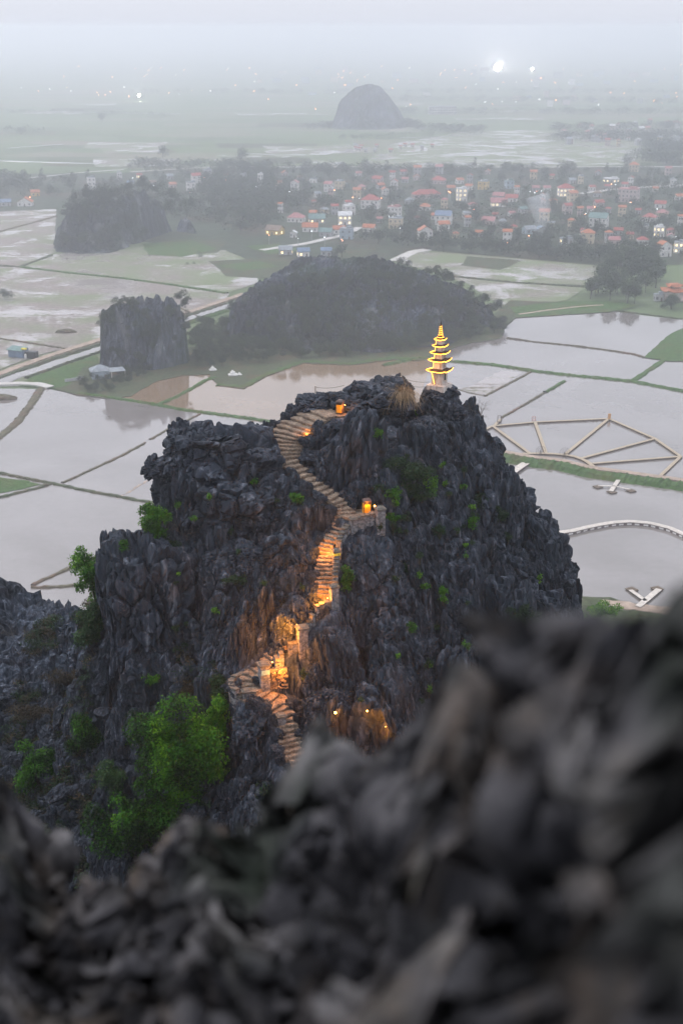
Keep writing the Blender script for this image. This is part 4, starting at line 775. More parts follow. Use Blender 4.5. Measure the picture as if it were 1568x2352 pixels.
poly('bottom_shore', [(1290,1368),(1400,1372),(1440,1383),(1568,1400),(1900,1440),(2100,1600),(1200,1600)], M['grassd'], .2, jit=.3, sub=2)
strip('earth_path', [(1380,1383),(1440,1392),(1520,1402),(1700,1430)], 3.5, .12, M['soil'], .22, .1, 1.5, flat_top=True)
# islets of dark mud in the left pond
for u, v, r in ((-4,915,7),(152,763,4.5)):
    bm = bmesh.new(); bmesh.ops.create_icosphere(bm, subdivisions=4, radius=1); c = G(u, v, .1)
    for q in bm.verts:
        n = .2 * float(fbm(np.array([q.co.x * 3]), np.array([q.co.y * 3]), np.array([q.co.z * 3 + u]), 4, 2)[0]); q.co = Vector((q.co.x * r * 1.2, q.co.y * r * .5, max(-.2, q.co.z * 1.8))) * (1 + n)
    me_ = bpy.data.meshes.new('mud_mound'); bm.to_mesh(me_); bm.free(); me_.materials.append(M['bank']); tag(link('mud_mound', me_, None, c), kind='structure')
# the long embankment with its path
EMB = [(1080,1036),(1154,1053),(1222,1065),(1290,1073),(1357,1090),(1440,1101),(1568,1119),(1750,1150)]
strip('embankment', EMB, 6.8, 1.1, M['grass'], 0, .12, .8, wj=.07)
strip('embankment_path', [(u, v - 8) for u, v in EMB], 2.4, 1.22, M['soil'], 0, .06, 1.5, flat_top=True, wj=.05)
def walkway(name, uv, w, label, parent=None, z=.55, mat='plank'):
    w *= K * .72
    P = [G(u, v, z) for u, v in uv]; root = parent or empty(name, P[0], 0, label, 'walkway'); o0 = root.location
    Q = resample(P, 2.2) + [P[-1]]; dk, rl, po = MB(), MB(), MB()
    for a_, b_ in zip(Q[:-1], Q[1:]):
        d = b_ - a_; L = d.length
        if L < .1: continue
        rz = math.atan2(d.y, d.x); c = (a_ + b_) / 2 - o0; s = Vector((-math.sin(rz), math.cos(rz), 0))
        dk.box((c.x, c.y, c.z), (L * 1.03, w, .1), rz, .02)
        for k in (-1, 1):
            rl.box((c.x + s.x * k * w / 2, c.y + s.y * k * w / 2, c.z - .28), (L * 1.01, .1, .5), rz, .02)  # dark skirt added for the deck's side and the shadow beneath
            po.tube([(a_.x - o0.x + s.x * k * w * .45, a_.y - o0.y + s.y * k * w * .45, -.5 - o0.z), (a_.x - o0.x + s.x * k * w * .45, a_.y - o0.y + s.y * k * w * .45, z - o0.z)], .07, 4)
    dk.build('deck', M[mat], root); rl.build('side_shadow_skirt', M['wood'] if mat == 'plank' else M['bind'], root); po.build('post', M['wood'], root)['kind'] = 'stuff'; return root
A_, B_, C_, D_, E_ = (1131,978), (1228,969), (1397,961), (1503,1007), (1562,1048)
walkway('bamboo_walkway', [(1161,1052),(1176,1045),(1194,1042),(1220,1041),(1249,1041),(1272,1042),(1294,1044),(1315,1047),(1334,1053),(1348,1060),(1358,1068),(1370,1083)], 1.7, 'curved inner bamboo walkway arching over the pond beside the embankment')
for a_, b_, lb in ((A_,B_,'outer bamboo walkway between the swing frame and the small arch'),(B_,C_,'long outer bamboo walkway between the small arch and the orange gate'),(C_,D_,'outer bamboo walkway running down right from the orange gate'),(D_,E_,'outer bamboo walkway near the right edge of the picture'),((1562,1048),(1503,1104),'rightmost bamboo spoke coming down to the embankment'),
    (A_,(1215,1040),'leftmost bamboo spoke from the outer corner to the curved walkway'),(B_,(1253,1040),'short steep bamboo spoke behind the left water wheel'),(C_,(1298,1042),'bamboo spoke from the orange gate to the right water wheel'),(D_,(1335,1052),'upper of the two bamboo spokes right of the curved walkway'),(E_,(1360,1064),'lower nearly level bamboo spoke right of the curved walkway'),(A_,(1090,996),'bamboo walkway end running behind the dark crag')):
    walkway('bamboo_walkway', [a_, b_], 1.3, lb)
walkway('bamboo_walkway', [(1149,962),(1142,970),(1135,977)], 1.2, 'short link of bamboo walkway below the swing frame')
walkway('footbridge', [(1208,1062),(1190,1074),(1168,1090)], 3., 'pale wide footbridge leaving the embankment behind the crag', z=.9, mat='conc')
def jetty(parts, pads, label):
    root = empty('jetty', G(*parts[0][0], .5), 0, label, 'jetty'); o0 = root.location
    for a_, b_, w in parts:
        p, q = G(*a_, .55), G(*b_, .55); d = q - p; rz = math.atan2(d.y, d.x); c = (p + q) / 2 - o0; m_ = MB(); m_.box((c.x, c.y, c.z), (d.length, w * K, .12), rz); m_.build('deck', M['conc'], root)
        m_ = MB(); n = int(d.length / 2.5) + 2
        for k in range(n): t = p.lerp(q, k / (n - 1)) - o0; m_.tube([(t.x, t.y, -1.), (t.x, t.y, .0)], .09, 5)
        m_.build('post', M['wood'], root)
    for u, v in pads: c = G(u, v, .3) - o0; m_ = MB(); m_.box((c.x, c.y, c.z), (2.7, 2.7, .25), .5); m_.build('float', M['wood'], root)
jetty([((1421,1099),(1402,1128),1.1),((1372,1116),(1408,1116),.5),((1408,1116),(1446,1124),.5)], [(1372,1118),(1404,1130),(1448,1127)], 'small cross shaped jetty with dark floats below the embankment')
jetty([((1512,1353),(1464,1393),1.3),((1447,1355),(1482,1380),.9)], [(1508,1352),(1450,1354)], 'forked pale jetty in the lower right pond near the blurred rock')
# curved causeway
CW = [(1240,1226),(1273,1224),(1312,1219),(1345,1211),(1379,1204),(1412,1199),(1447,1197),(1492,1201),(1537,1212),(1568,1226),(1640,1258)]
cwp = [G(u, v, .9) for u, v in CW]; root = empty('curved_causeway', cwp[0], 0, 'curved pale causeway with painted side panels sweeping across the right pond', 'causeway')
sub_ = resample(cwp, 1.2); dk = MB(); sd = MB()
for a_, b_ in zip(sub_[:-1], sub_[1:]):
    d = b_ - a_; rz = math.atan2(d.y, d.x); c = (a_ + b_) / 2 - cwp[0]; dk.box((c.x, c.y, c.z), (d.length * 1.04, 2.1, .16), rz); sd.box((c.x + math.sin(rz) * .95, c.y - math.cos(rz) * .95, c.z - .72), (d.length * 1.02, .12, 1.25), rz)
dk.build('deck', M['conc'], root); sd.build('side_wall', M['bind'], root)
for k, (a_, b_) in enumerate(zip(resample(cwp, 2.8)[:-1], resample(cwp, 2.8)[1:])):
    d = b_ - a_; rz = math.atan2(d.y, d.x); c = (a_ + b_) / 2 - cwp[0]; m_ = MB(); m_.box((c.x + math.sin(rz) * 1.06, c.y - math.cos(rz) * 1.06, c.z - .55), (1.5, .08, .5), rz); m_.build('panel', M['white'], root)
def wheel(u, v, label):
    c = G(u, v, .6); s = PX(c); r = 11 * s; root = empty('water_wheel', c, random.uniform(-.3, .3), label, 'water wheel'); m_ = MB()
    ring = lambda rr: [(rr * math.cos(k / 20 * 6.283), 0, rr * math.sin(k / 20 * 6.283) + r * 1.2) for k in range(21)]
    m_.tube(ring(r), .045, 4); m_.tube(ring(r * .6), .035, 4); m_.build('rim', M['wood'], root)
    for k in range(12): a_ = k / 12 * 6.283; m_ = MB(); m_.tube([(0, 0, r * 1.2), (r * 1.15 * math.cos(a_), 0, r * 1.2 + r * 1.15 * math.sin(a_))], .03, 4); m_.build('spoke', M['wood'], root)
    m_ = MB()
    for k in (-1, 1): m_.tube([(k * .8, -.5, -1.), (0, -.2, r * 1.2)], .06, 4); m_.tube([(k * .8, .5, -1.), (0, .2, r * 1.2)], .06, 4)
    m_.build('frame', M['wood'], root)
wheel(1240,1048,'left of the two bamboo water wheels on the curved walkway'); wheel(1295,1052,'right of the two bamboo water wheels on the curved walkway')
def frame_(u, v, w, h, mat, label, name='swing_frame', cat='frame', bars=2):
    c = G(u, v, .6); s = PX(c); w *= s; h *= s; root = empty(name, c, .1, label, cat); m_ = MB()
    for a_ in (-1, 1):
        for b_ in (-1, 1): m_.tube([(a_ * w / 2, b_ * w * .35, -.8), (a_ * w / 2 * .9, b_ * w * .3, h)], .06, 4)
    m_.build('leg', mat, root); m_ = MB()
    for b_ in (-1, 1): m_.tube([(-w / 2, b_ * w * .3, h), (w / 2, b_ * w * .3, h)], .06, 4)
    for b_ in (-1, 1): m_.tube([(b_ * w * .45, -w * .3, h), (b_ * w * .45, w * .3, h)], .06, 4)
    m_.build('top_bar', mat, root); m_ = MB(); m_.box((0, 0, .25), (w * .8, w * .5, .12)); m_.build('seat', mat, root)
    if bars: m_ = MB(); [m_.tube([(a_ * w * .25, 0, .3), (a_ * w * .25, 0, h)], .03, 4) for a_ in (-1, 1)]; m_.build('rope', mat, root)
frame_(1146,970,9,16,M['wood'],'open wooden swing frame at the left end of the outer walkway'); frame_(1225,966,8,9,flat('pale_red_wood', (.4, .2, .17)),'low reddish wooden arch on the outer walkway')
sg = empty('photo_board', G(1398, 962, .6), .1, 'orange wooden board standing at the top corner of the walkways', 'board'); m_ = MB(); m_.box((0, 0, 1.1), (1.2, .12, 2.3), 0, .02); m_.build('panel', flat('orange_wood', (.5, .26, .10)), sg); m_ = MB(); [m_.tube([(k * .4, .1, -.8), (k * .4, .1, 1.2)], .06, 4) for k in (-1, 1)]; m_.build('post', M['wood'], sg)
# ================================================================ vegetation
def leafcloud(blobs, n, s, rr, flatn=.6, shade_bias=0., droop=0.):
    """n leaf quads of size s on the shells of ellipsoid blobs (x, y, z, rx, ry, rz)"""
    B = np.array(blobs, float); wgt = (B[:, 3] * B[:, 4] * B[:, 5]) ** .67; wgt /= wgt.sum(); i = rr.choice(len(B), n, p=wgt)
    d = rr.normal(size=(n, 3)); d /= np.linalg.norm(d, axis=1)[:, None]; rad = rr.uniform(.25, 1, n) ** .45
    keep = d[:, 2] > -.55; d[~keep, 2] *= -1
    c = B[i, :3] + d * B[i, 3:6] * rad[:, None] + rr.normal(size=(n, 3)) * s * .4
    nrm = d + rr.normal(size=(n, 3)) * flatn + np.array([0, 0, .35]); nrm /= np.linalg.norm(nrm, axis=1)[:, None]
    a = np.cross(nrm, rr.normal(size=(n, 3))); a /= np.linalg.norm(a, axis=1)[:, None]; b = np.cross(nrm, a)
    ss = s * rr.uniform(.6, 1.35, n)[:, None]
    V = np.stack([c - a * ss * .5, c + b * ss * .28 - nrm * ss * .05, c + a * ss * .5 - np.array([0, 0, droop]) * ss, c - b * ss * .28 - nrm * ss * .05], 1).reshape(-1, 3)
    cl = .5 + .5 * vnoise(c[:, 0] / s * .16, c[:, 1] / s * .16, c[:, 2] / s * .16, 3)
    sh_ = np.clip(rr.uniform(0, .45, n) + .75 * (cl - .25) + shade_bias, 0, 1)
    return V, np.arange(4 * n).reshape(-1, 4), np.repeat(sh_, 4)
def cloudmesh(name, *a, mat=None, **k):
    V, F, S = leafcloud(*a, **k); return npmesh(name, V, F, mat, attr={'shade': S})
def limbs(name, h, spread, rr, n=5, r=.12, mat=None):
    m_ = MB(); m_.tube([(0, 0, -.3 * h * .2), (rr.normal() * .03 * h, 0, h * .3), (rr.normal() * .05 * h, rr.normal() * .05 * h, h * .6)], r, 6, r * .55)
    for k in range(n):
        a_ = rr.uniform(0, 6.28); z0 = h * rr.uniform(.25, .5); m_.tube([(0, 0, z0), (math.cos(a_) * spread * .4, math.sin(a_) * spread * .4, z0 + h * .2), (math.cos(a_) * spread * .8, math.sin(a_) * spread * .8, z0 + h * .38)], r * .5, 5, r * .12)
    return m_.mesh(name, mat or M['bark'])
# lowland tree prototypes: (crown, trunk)
def tree_proto(seed, n=420, s=.085, wide=.5, tall=1.0, mat='leaffar'):
    rr = np.random.default_rng(seed); bl = []
    for k in range(9):
        a_ = rr.uniform(0, 6.28); q = rr.uniform(0, .55) * wide; z = rr.uniform(.38, .85); w_ = rr.uniform(.16, .30) * (1.2 - .5 * abs(z - .6)); bl.append((math.cos(a_) * q, math.sin(a_) * q, z * tall, w_ * wide * 2, w_ * wide * 2, w_ * .75))
    return cloudmesh('crown', bl, n, s, rr, mat=M[mat]), limbs('trunk', 1.0 * tall, wide * .6, rr, 4, .03)
TP = [tree_proto(300 + i, wide=w, tall=t) for i, (w, t) in enumerate(((.5, 1), (.55, .95), (.45, 1.05), (.62, .8), (.3, 1.1), (.5, 1), (.7, .75)))]
TPM = [tree_proto(340 + i, 1500, .065, w, 1, 'leaft') for i, w in enumerate((.5, .58, .45, .65))]
def plant_tree(p, h, proto, label, group, cat='tree', name='tree'):
    root = empty(name, p, random.uniform(0, 6.28), label, cat, group); root.scale = (h * random.uniform(.85, 1.2), h * random.uniform(.85, 1.2), h)
    link('crown', proto[0], root); link('trunk', proto[1], root); return root
# ---- houses
WH = {'white': (.60, .58, .55), 'cream': (.50, .42, .30), 'grey': (.34, .34, .34), 'yellow': (.50, .36, .14), 'pink': (.44, .36, .34), 'blue grey': (.30, .36, .40)}
RF = {'orange': (.36, .13, .07), 'red': (.30, .08, .07), 'pink': (.32, .14, .14), 'blue': (.13, .18, .26), 'teal': (.12, .19, .18), 'grey': (.22, .24, .26), 'brown': (.18, .13, .10), 'white': (.5, .5, .5)}
for k, c in WH.items(): M['w' + k] = flat(k.replace(' ', '_') + '_wall', c, .85, .15, .5)
for k, c in RF.items():
    t = NT(k + '_roof'); w_ = t.n.new('ShaderNodeTexWave'); w_.inputs['Scale'].default_value = 1.6; w_.inputs['Distortion'].default_value = .4; t.l.new(t.vec(), w_.inputs[0]); n_ = t.noise(t.vec(), .6, 5)
    t.col(t.ramp(n_, [(.3, tuple(x * .65 for x in c)), (.7, tuple(x * 1.25 for x in c))])); t.nrm(t.bump(w_.outputs[1], .08, .6)); t.rough(.7); M['r' + k] = t.m
M['glass'] = flat('window_glass', (.035, .045, .055), .2, .1); M['lit'] = emit('lit_window', (1, .75, .4), 3); M['fluor'] = emit('white_lamp', (.9, .95, 1), 9); M['warm'] = emit('warm_town_lamp', (1, .36, .16), 18)
HOUSES = []
def house(u, v, wpx, st_=1, wall='white', roof='orange', kind='gable', rz=None, dep=.75, label=None, name='house', lit=False):
    p = G(u, v, -.1); s = PX(p); w = wpx * s * .76; d = w * dep; d = min(d, 12.) if wpx > 44 else d; rz = random.uniform(-.5, .5) if rz is None else rz; SH = 3.9; h = SH * st_
    if w > 18: d = min(d, 11)
    root = empty(name, p + Vector((0, d / 2, 0)), rz, label, 'house', 'village houses'); HOUSES.append((u, v, wpx, root, wall, roof, st_, kind)); mw, mr = M['w' + wall], M['r' + roof]
    m_ = MB(); m_.box((0, 0, h / 2), (w, d, h))
    if kind == 'gable': m_.add([(-w / 2, -d / 2, h), (-w / 2, d / 2, h), (-w / 2, 0, h + d * .33), (w / 2, -d / 2, h), (w / 2, d / 2, h), (w / 2, 0, h + d * .33)], [(0, 2, 1), (3, 4, 5)])
    if kind == 'front': m_.add([(-w / 2, -d / 2, h), (w / 2, -d / 2, h), (0, -d / 2, h + w * .3), (-w / 2, d / 2, h), (w / 2, d / 2, h), (0, d / 2, h + w * .3)], [(0, 1, 2), (3, 5, 4)])
    m_.build('wall', mw, root)
    if st_ > 1: m_ = MB(); [m_.box((0, 0, SH * k), (w + .25, d + .25, .22)) for k in range(1, st_)]; m_.build('ledge', mw, root)
    r_ = MB(); e = .55; t = .18
    if kind == 'gable': a, b, c = d / 2 + e, w / 2 + e, d * .33 + h; sl = .33 * 2 * e; r_.add([(-b, -a, h - sl), (b, -a, h - sl), (b, 0, c), (-b, 0, c), (b, a, h - sl), (-b, a, h - sl)] + [(x_, y_, z_ + t) for x_, y_, z_ in ((-b, -a, h - sl), (b, -a, h - sl), (b, 0, c), (-b, 0, c), (b, a, h - sl), (-b, a, h - sl))], [(1, 0, 3, 2), (2, 3, 5, 4), (6, 7, 8, 9), (9, 8, 10, 11), (0, 1, 7, 6), (5, 11, 10, 4), (0, 6, 9, 3), (3, 9, 11, 5), (1, 2, 8, 7), (2, 4, 10, 8)])
    elif kind == 'front': a, b, c = w / 2 + e, d / 2 + e, w * .3 + h; sl = .3 * 2 * e; q = [(-a, -b, h - sl), (-a, b, h - sl), (0, b, c), (0, -b, c), (a, b, h - sl), (a, -b, h - sl)]; r_.add(q + [(x_, y_, z_ + t) for x_, y_, z_ in q], [(1, 0, 3, 2), (2, 3, 5, 4), (6, 7, 8, 9), (9, 8, 10, 11), (0, 1, 7, 6), (5, 11, 10, 4), (0, 6, 9, 3), (3, 9, 11, 5), (1, 2, 8, 7), (2, 4, 10, 8)])
    elif kind == 'hip': a, b = w / 2 + e, d / 2 + e; rl = max(.1, (w - d) / 2); c = h + d * .36; r_.add([(-a, -b, h - .05), (a, -b, h - .05), (a, b, h - .05), (-a, b, h - .05), (-rl, 0, c), (rl, 0, c)], [(0, 1, 5, 4), (2, 3, 4, 5), (1, 2, 5), (3, 0, 4), (3, 2, 1, 0)])
    else: r_.box((0, 0, h + .15), (w + .3, d + .3, .3)); r_.box((w * .2, d * .1, h + .9), (w * .4, d * .5, 1.3))
    rf = r_.build('roof', mr, root)
    if kind == 'flat' and random.random() < .6: m_ = MB(); m_.tube([(-w * .25, 0, h + .3), (-w * .25, 0, h + 1.7)], .6, 8); m_.build('water_tank', M['wwhite'], rf)
    if st_ > 1 and random.random() < .6: m_ = MB(); m_.box((0, -d / 2 - .6, SH), (w * .6, 1.2, .15)); [m_.box((k, -d / 2 - 1.15, SH + .45), (.08, .08, .8)) for k in np.linspace(-w * .29, w * .29, 7)]; m_.box((0, -d / 2 - 1.15, SH + .85), (w * .6, .1, .1)); m_.build('balcony', mw, root)
    nw = max(2, int(w / 3.3))
    wm = MB(); wm.box((0, 0, 0), (1.3, .1, 1.6)); wme = wm.mesh('window', M['lit'] if lit else M['glass'])
    fm = MB(); [fm.box((k * .68, -.02, 0), (.10, .14, 1.75)) for k in (-1, 0, 1)]; [fm.box((0, -.02, k * .83), (1.45, .13, .1)) for k in (-1, 1)]; fme = fm.mesh('window_frame', mw)
    for f_ in range(st_):
        for k in range(nw):
            x_ = (k + .5) / nw * w - w / 2
            if f_ == 0 and k == nw // 2: m_ = MB(); m_.box((x_, -d / 2 - .02, 1.1), (1.1, .12, 2.2)); m_.build('door', M['wood'], root); continue
            o = link('window', wme, root, (x_, -d / 2 - .01, SH * f_ + 1.75)); link('frame', fme, o)
        for sx in (-1, 1):
            o = link('window', wme, root, (sx * (w / 2 + .01), 0, SH * f_ + 1.75)); o.rotation_euler = (0, 0, math.pi / 2 * sx)
    return root
HL = """976 554 40 2 white orange front;1018 538 32 2 white orange gable;1019 517 46 2 white blue gable;1046 548 19 1 cream orange hip;976 485 34 1 white orange hip;909 525 40 2 cream grey flat;906 497 35 2 white pink flat;851 480 52 2 white red hip;884 454 18 2 white orange front;801 494 32 2 white white flat;792 517 38 2 white white gable;848 534 34 1 white orange gable;796 550 38 2 blue_grey grey flat;778 538 34 1 white orange gable;749 544 36 1 grey teal gable;712 533 44 1 white orange gable;674 546 18 1 white white front;680 511 48 1 white pink hip;727 513 46 1 grey teal gable;979 456 80 1 pink red hip;1060 463 28 3 white white flat;677 438 22 2 white pink front;755 441 24 2 white pink gable;780 435 25 2 cream grey flat;867 419 28 1 pink red gable;1007 423 40 1 pink red hip;656 586 38 1 grey grey gable;696 590 34 1 white blue gable;749 588 30 1 grey blue gable;631 540 46 1 yellow brown gable;1165 556 25 2 white orange gable;1179 532 20 1 cream red hip;1215 538 34 1 blue_grey grey gable;1242 538 26 1 grey blue front;1250 508 28 2 cream orange gable;1123 517 36 1 pink pink gable;1154 518 20 1 grey grey hip;1146 475 46 1 white pink gable;1175 464 34 1 white red gable;1300 452 44 2 white red hip;1314 463 26 2 cream orange gable;1302 493 24 2 pink red gable;1306 479 18 1 white teal front;1356 489 20 1 white pink gable;1375 475 26 1 pink red gable;1376 523 50 2 white teal gable;1350 560 38 2 cream orange hip;1409 576 31 2 pink pink gable;1476 563 30 1 white red hip;1524 590 38 2 white orange front;1513 545 26 2 white white flat;1521 500 34 1 cream pink hip;1493 510 38 1 white red hip;1517 478 30 1 white red gable;1445 465 54 3 pink pink flat;1372 453 24 1 grey brown hip;1301 560 34 1 grey grey flat;1313 422 20 1 grey grey gable;1333 423 16 2 cream grey flat;1404 420 42 1 grey white flat;1456 395 26 2 cream orange hip;1110 436 28 2 yellow grey flat;1169 434 24 2 blue_grey teal flat;1146 459 32 1 grey pink gable;1558 582 26 2 white grey flat;57 474 40 1 white orange front;80 451 24 1 yellow orange gable;210 436 22 3 white grey flat;275 414 13 2 white grey front;450 421 26 2 white red gable;438 438 28 2 white grey flat;396 432 20 1 pink orange gable;350 427 18 1 grey brown gable;476 407 24 2 grey grey flat;598 427 15 3 white white flat;12 474 28 1 grey blue gable;1000 505 22 1 white orange gable;940 470 24 1 grey grey hip;1085 480 24 1 white pink hip;1200 490 22 1 grey teal gable;820 455 22 2 cream orange gable;905 435 20 2 white red front;930 420 18 1 grey pink gable;1035 440 22 1 grey orange gable;720 420 20 1 white grey flat;690 415 16 1 grey brown gable;830 438 22 1 pink pink hip;640 428 18 1 cream orange gable;560 418 18 2 grey grey flat;520 412 16 1 white orange gable;390 412 18 1 grey grey gable;320 410 14 1 white red gable;300 428 18 1 grey blue gable;1230 440 20 1 grey pink gable;1270 470 20 1 cream orange hip;1420 540 24 1 grey red gable;1480 530 22 1 white grey flat;1100 545 20 1 grey orange gable;1540 540 20 1 pink red hip;1560 460 22 1 white orange gable;1070 500 20 1 white grey gable"""
hl = [h_.split() for h_ in HL.split(';')]
rowsn = {}
for h_ in hl:
    u, v, w, s_ = float(h_[0]), float(h_[1]), float(h_[2]), int(h_[3])
    house(u, v, w, s_, h_[4].replace('_', ' '), h_[5], h_[6], lit=random.random() < .12)
rh = random.Random(404); c_ = 0
while c_ < 52:
    u, v = rh.uniform(640, 1568), rh.uniform(398, 580)
    if v > 500 + (u - 640) * .085 or any(abs(u - q[0]) < (q[2] * .5 + 12) and abs(v - q[1]) < 13 for q in HOUSES): continue
    house(u, v, rh.uniform(13, 21), rh.choice([1, 1, 2]), rh.choice(['white', 'white', 'cream', 'grey', 'pink']), rh.choice(['red', 'orange', 'orange', 'pink', 'grey', 'red']), rh.choice(['gable', 'front', 'hip', 'gable'])); c_ += 1
near_names = []
def where(u, v):
    a_ = 'left edge' if u < 110 else 'wooded left of the village' if u < 620 else 'village centre left' if u < 860 else 'village centre' if u < 1080 else 'village centre right' if u < 1280 else 'village right side' if u < 1450 else 'village right edge'
    b_ = 'by the fields' if v > 545 else 'second row' if v > 505 else 'middle rows' if v > 455 else 'far rows'
    return a_, b_
cnt = {}
RFn = {'front': 'gable-fronted', 'gable': 'gabled', 'hip': 'hipped', 'flat': 'flat-roofed'}
for u, v, w, root, wa, ro_, s_, k in HOUSES:
    a_, b_ = where(u, v); size = 'wide' if w > 36 else 'small' if w < 22 else 'mid-sized'
    key = f"{size} {wa} {['', 'one', 'two', 'three'][s_]}-storey house, {ro_} {'slab' if k == 'flat' else RFn[k]} roof, {b_}, {a_}"
    cnt.setdefault(key, []).append(root)
for key, l_ in cnt.items():
    l_.sort(key=lambda r_: r_.location.x / r_.location.y)
    for i, r_ in enumerate(l_): r_['label'] = key.replace(', ' + key.split(', ')[-1], ', ' + key.split(', ')[-1]) if len(l_) == 1 else ['left ', 'right '][min(i, 1)] + key if len(l_) == 2 else (['leftmost ', 'inner left ', 'middle ', 'inner right ', 'rightmost ', 'outermost right '][i if i < len(l_) - 1 else 4] if len(l_) > 3 else ['leftmost ', 'middle ', 'rightmost '][i]) + key
# grey roofed farmhouse by the near karst, with its porch
fh = house(228, 872, 52, 1, 'blue grey', 'grey', 'hip', .35, .8, 'grey house with slate hipped roof and porch beside the near left karst', 'farmhouse', False)
m_ = MB(); m_.box((7.2, -1.2, 3.6), (7.5, 8., .14)); m_.build('porch_roof', M['rgrey'], fh); m_ = MB(); [m_.tube([(x_, y_, 0), (x_, y_, 3.6)], .14, 5) for x_ in (4.5, 10.6) for y_ in (-4.9, 2.)]; m_.build('porch_post', M['wwhite'], fh)
m_ = MB(); pass
fw = empty('garden_wall', G(172, 874, .3), .5, 'low grey wall running left from the slate roofed farmhouse', 'wall'); m_ = MB(); m_.box((0, 0, .5), (9, .25, 1.5), 0, .02); m_.build('panel', M['wgrey'], fw)
# teal shed
sh0 = G(44, 818, .1); shd = empty('tin_shed', sh0, -.25, 'dark tin shed with teal roof by the canal road', 'shed'); shd.scale = (K, K, K); k_ = PX(sh0)
m_ = MB(); m_.box((0, 0, 1.3), (5.8, 4.2, 2.6)); m_.build('wall', M['rblue'], shd); m_ = MB(); m_.box((-.4, 0, 2.85), (6.2, 4.8, .14)); o = m_.build('roof', M['rteal'], shd); o.rotation_euler = (.1, .05, 0)
m_ = MB(); m_.box((2.9, -1.2, 3.1), (1.9, .9, .5)); m_.build('yellow_canopy', M['yellowp'], shd); m_ = MB(); m_.box((5.4, -.6, 1.1), (4., 2.6, 2.2)); m_.build('lean_to', M['rteal'] if False else M['black'], shd); m_ = MB(); m_.box((4., -2.6, .8), (.6, .5, 1.6)); m_.build('gate_post', M['wwhite'], shd)
# white graves on the shore
for u, v, k_, lb in ((535,862,1.,'larger white tomb with stepped top on the green shore'), (550,861,.5,'small white grave beside the larger tomb'), (489,850,.8,'small white spirit shrine by the trees at the shore')):
    c = G(u, v, .3); t_ = empty('tomb' if v > 855 else 'shrine', c, .3, lb, 'tomb' if v > 855 else 'shrine'); t_.scale = (k_ * K,) * 3
    m_ = MB(); m_.box((0, 0, .25), (3., 2, .5)); m_.build('base', M['wwhite'], t_); m_ = MB(); m_.box((0, .2, .8), (1.6, 1., .7)); m_.box((0, .5, 1.3), (1., .3, .8), 0, 0, .6); m_.build('headstone', M['wwhite'], t_)
# temple at the right edge
tp = G(1545, 690, .2); tm = empty('temple', tp, .2, 'small temple with upturned orange roofs at the right edge', 'temple'); tm.scale = (K, K, K)
m_ = MB(); m_.box((0, 0, 2), (7.5, 6, 4)); m_.build('wall', M['wpink'], tm)
for z_, s_ in ((4, 1.), (5.9, .62)):
    bm = bmesh.new(); ring = []
    for (w_, zz, l_) in ((9.4 * s_, z_, .9), (9.4 * s_, z_ + .2, .95), (4.4 * s_, z_ + 1.5, 0)):
        r_ = []
        for s in range(4):
            for k in range(6): t = k / 6 * 2 - 1; x_, y_ = [(t, -1), (1, t), (-t, 1), (-1, -t)][s]; r_.append(bm.verts.new((x_ * w_ / 2, y_ * w_ / 2 * .85, zz + l_ * abs(t) ** 3)))
        ring.append(r_)
    for a_, b_ in zip(ring[:-1], ring[1:]):
        for k in range(24): bm.faces.new((a_[k], a_[(k + 1) % 24], b_[(k + 1) % 24], b_[k]))
    bm.faces.new(ring[-1]); bmesh.ops.recalc_face_normals(bm, faces=bm.faces); me_ = bpy.data.meshes.new('roof'); bm.to_mesh(me_); bm.free(); me_.materials.append(M['rorange']); link('roof', me_, tm)
m_ = MB(); m_.box((0, 0, 5.6), (3.6, 3, 1.)); m_.build('upper_wall', M['wpink'], tm)
house(1512, 692, 26, 1, 'grey', 'grey', 'flat', .1, .6, 'low grey flat block left of the orange roofed temple', 'outbuilding')
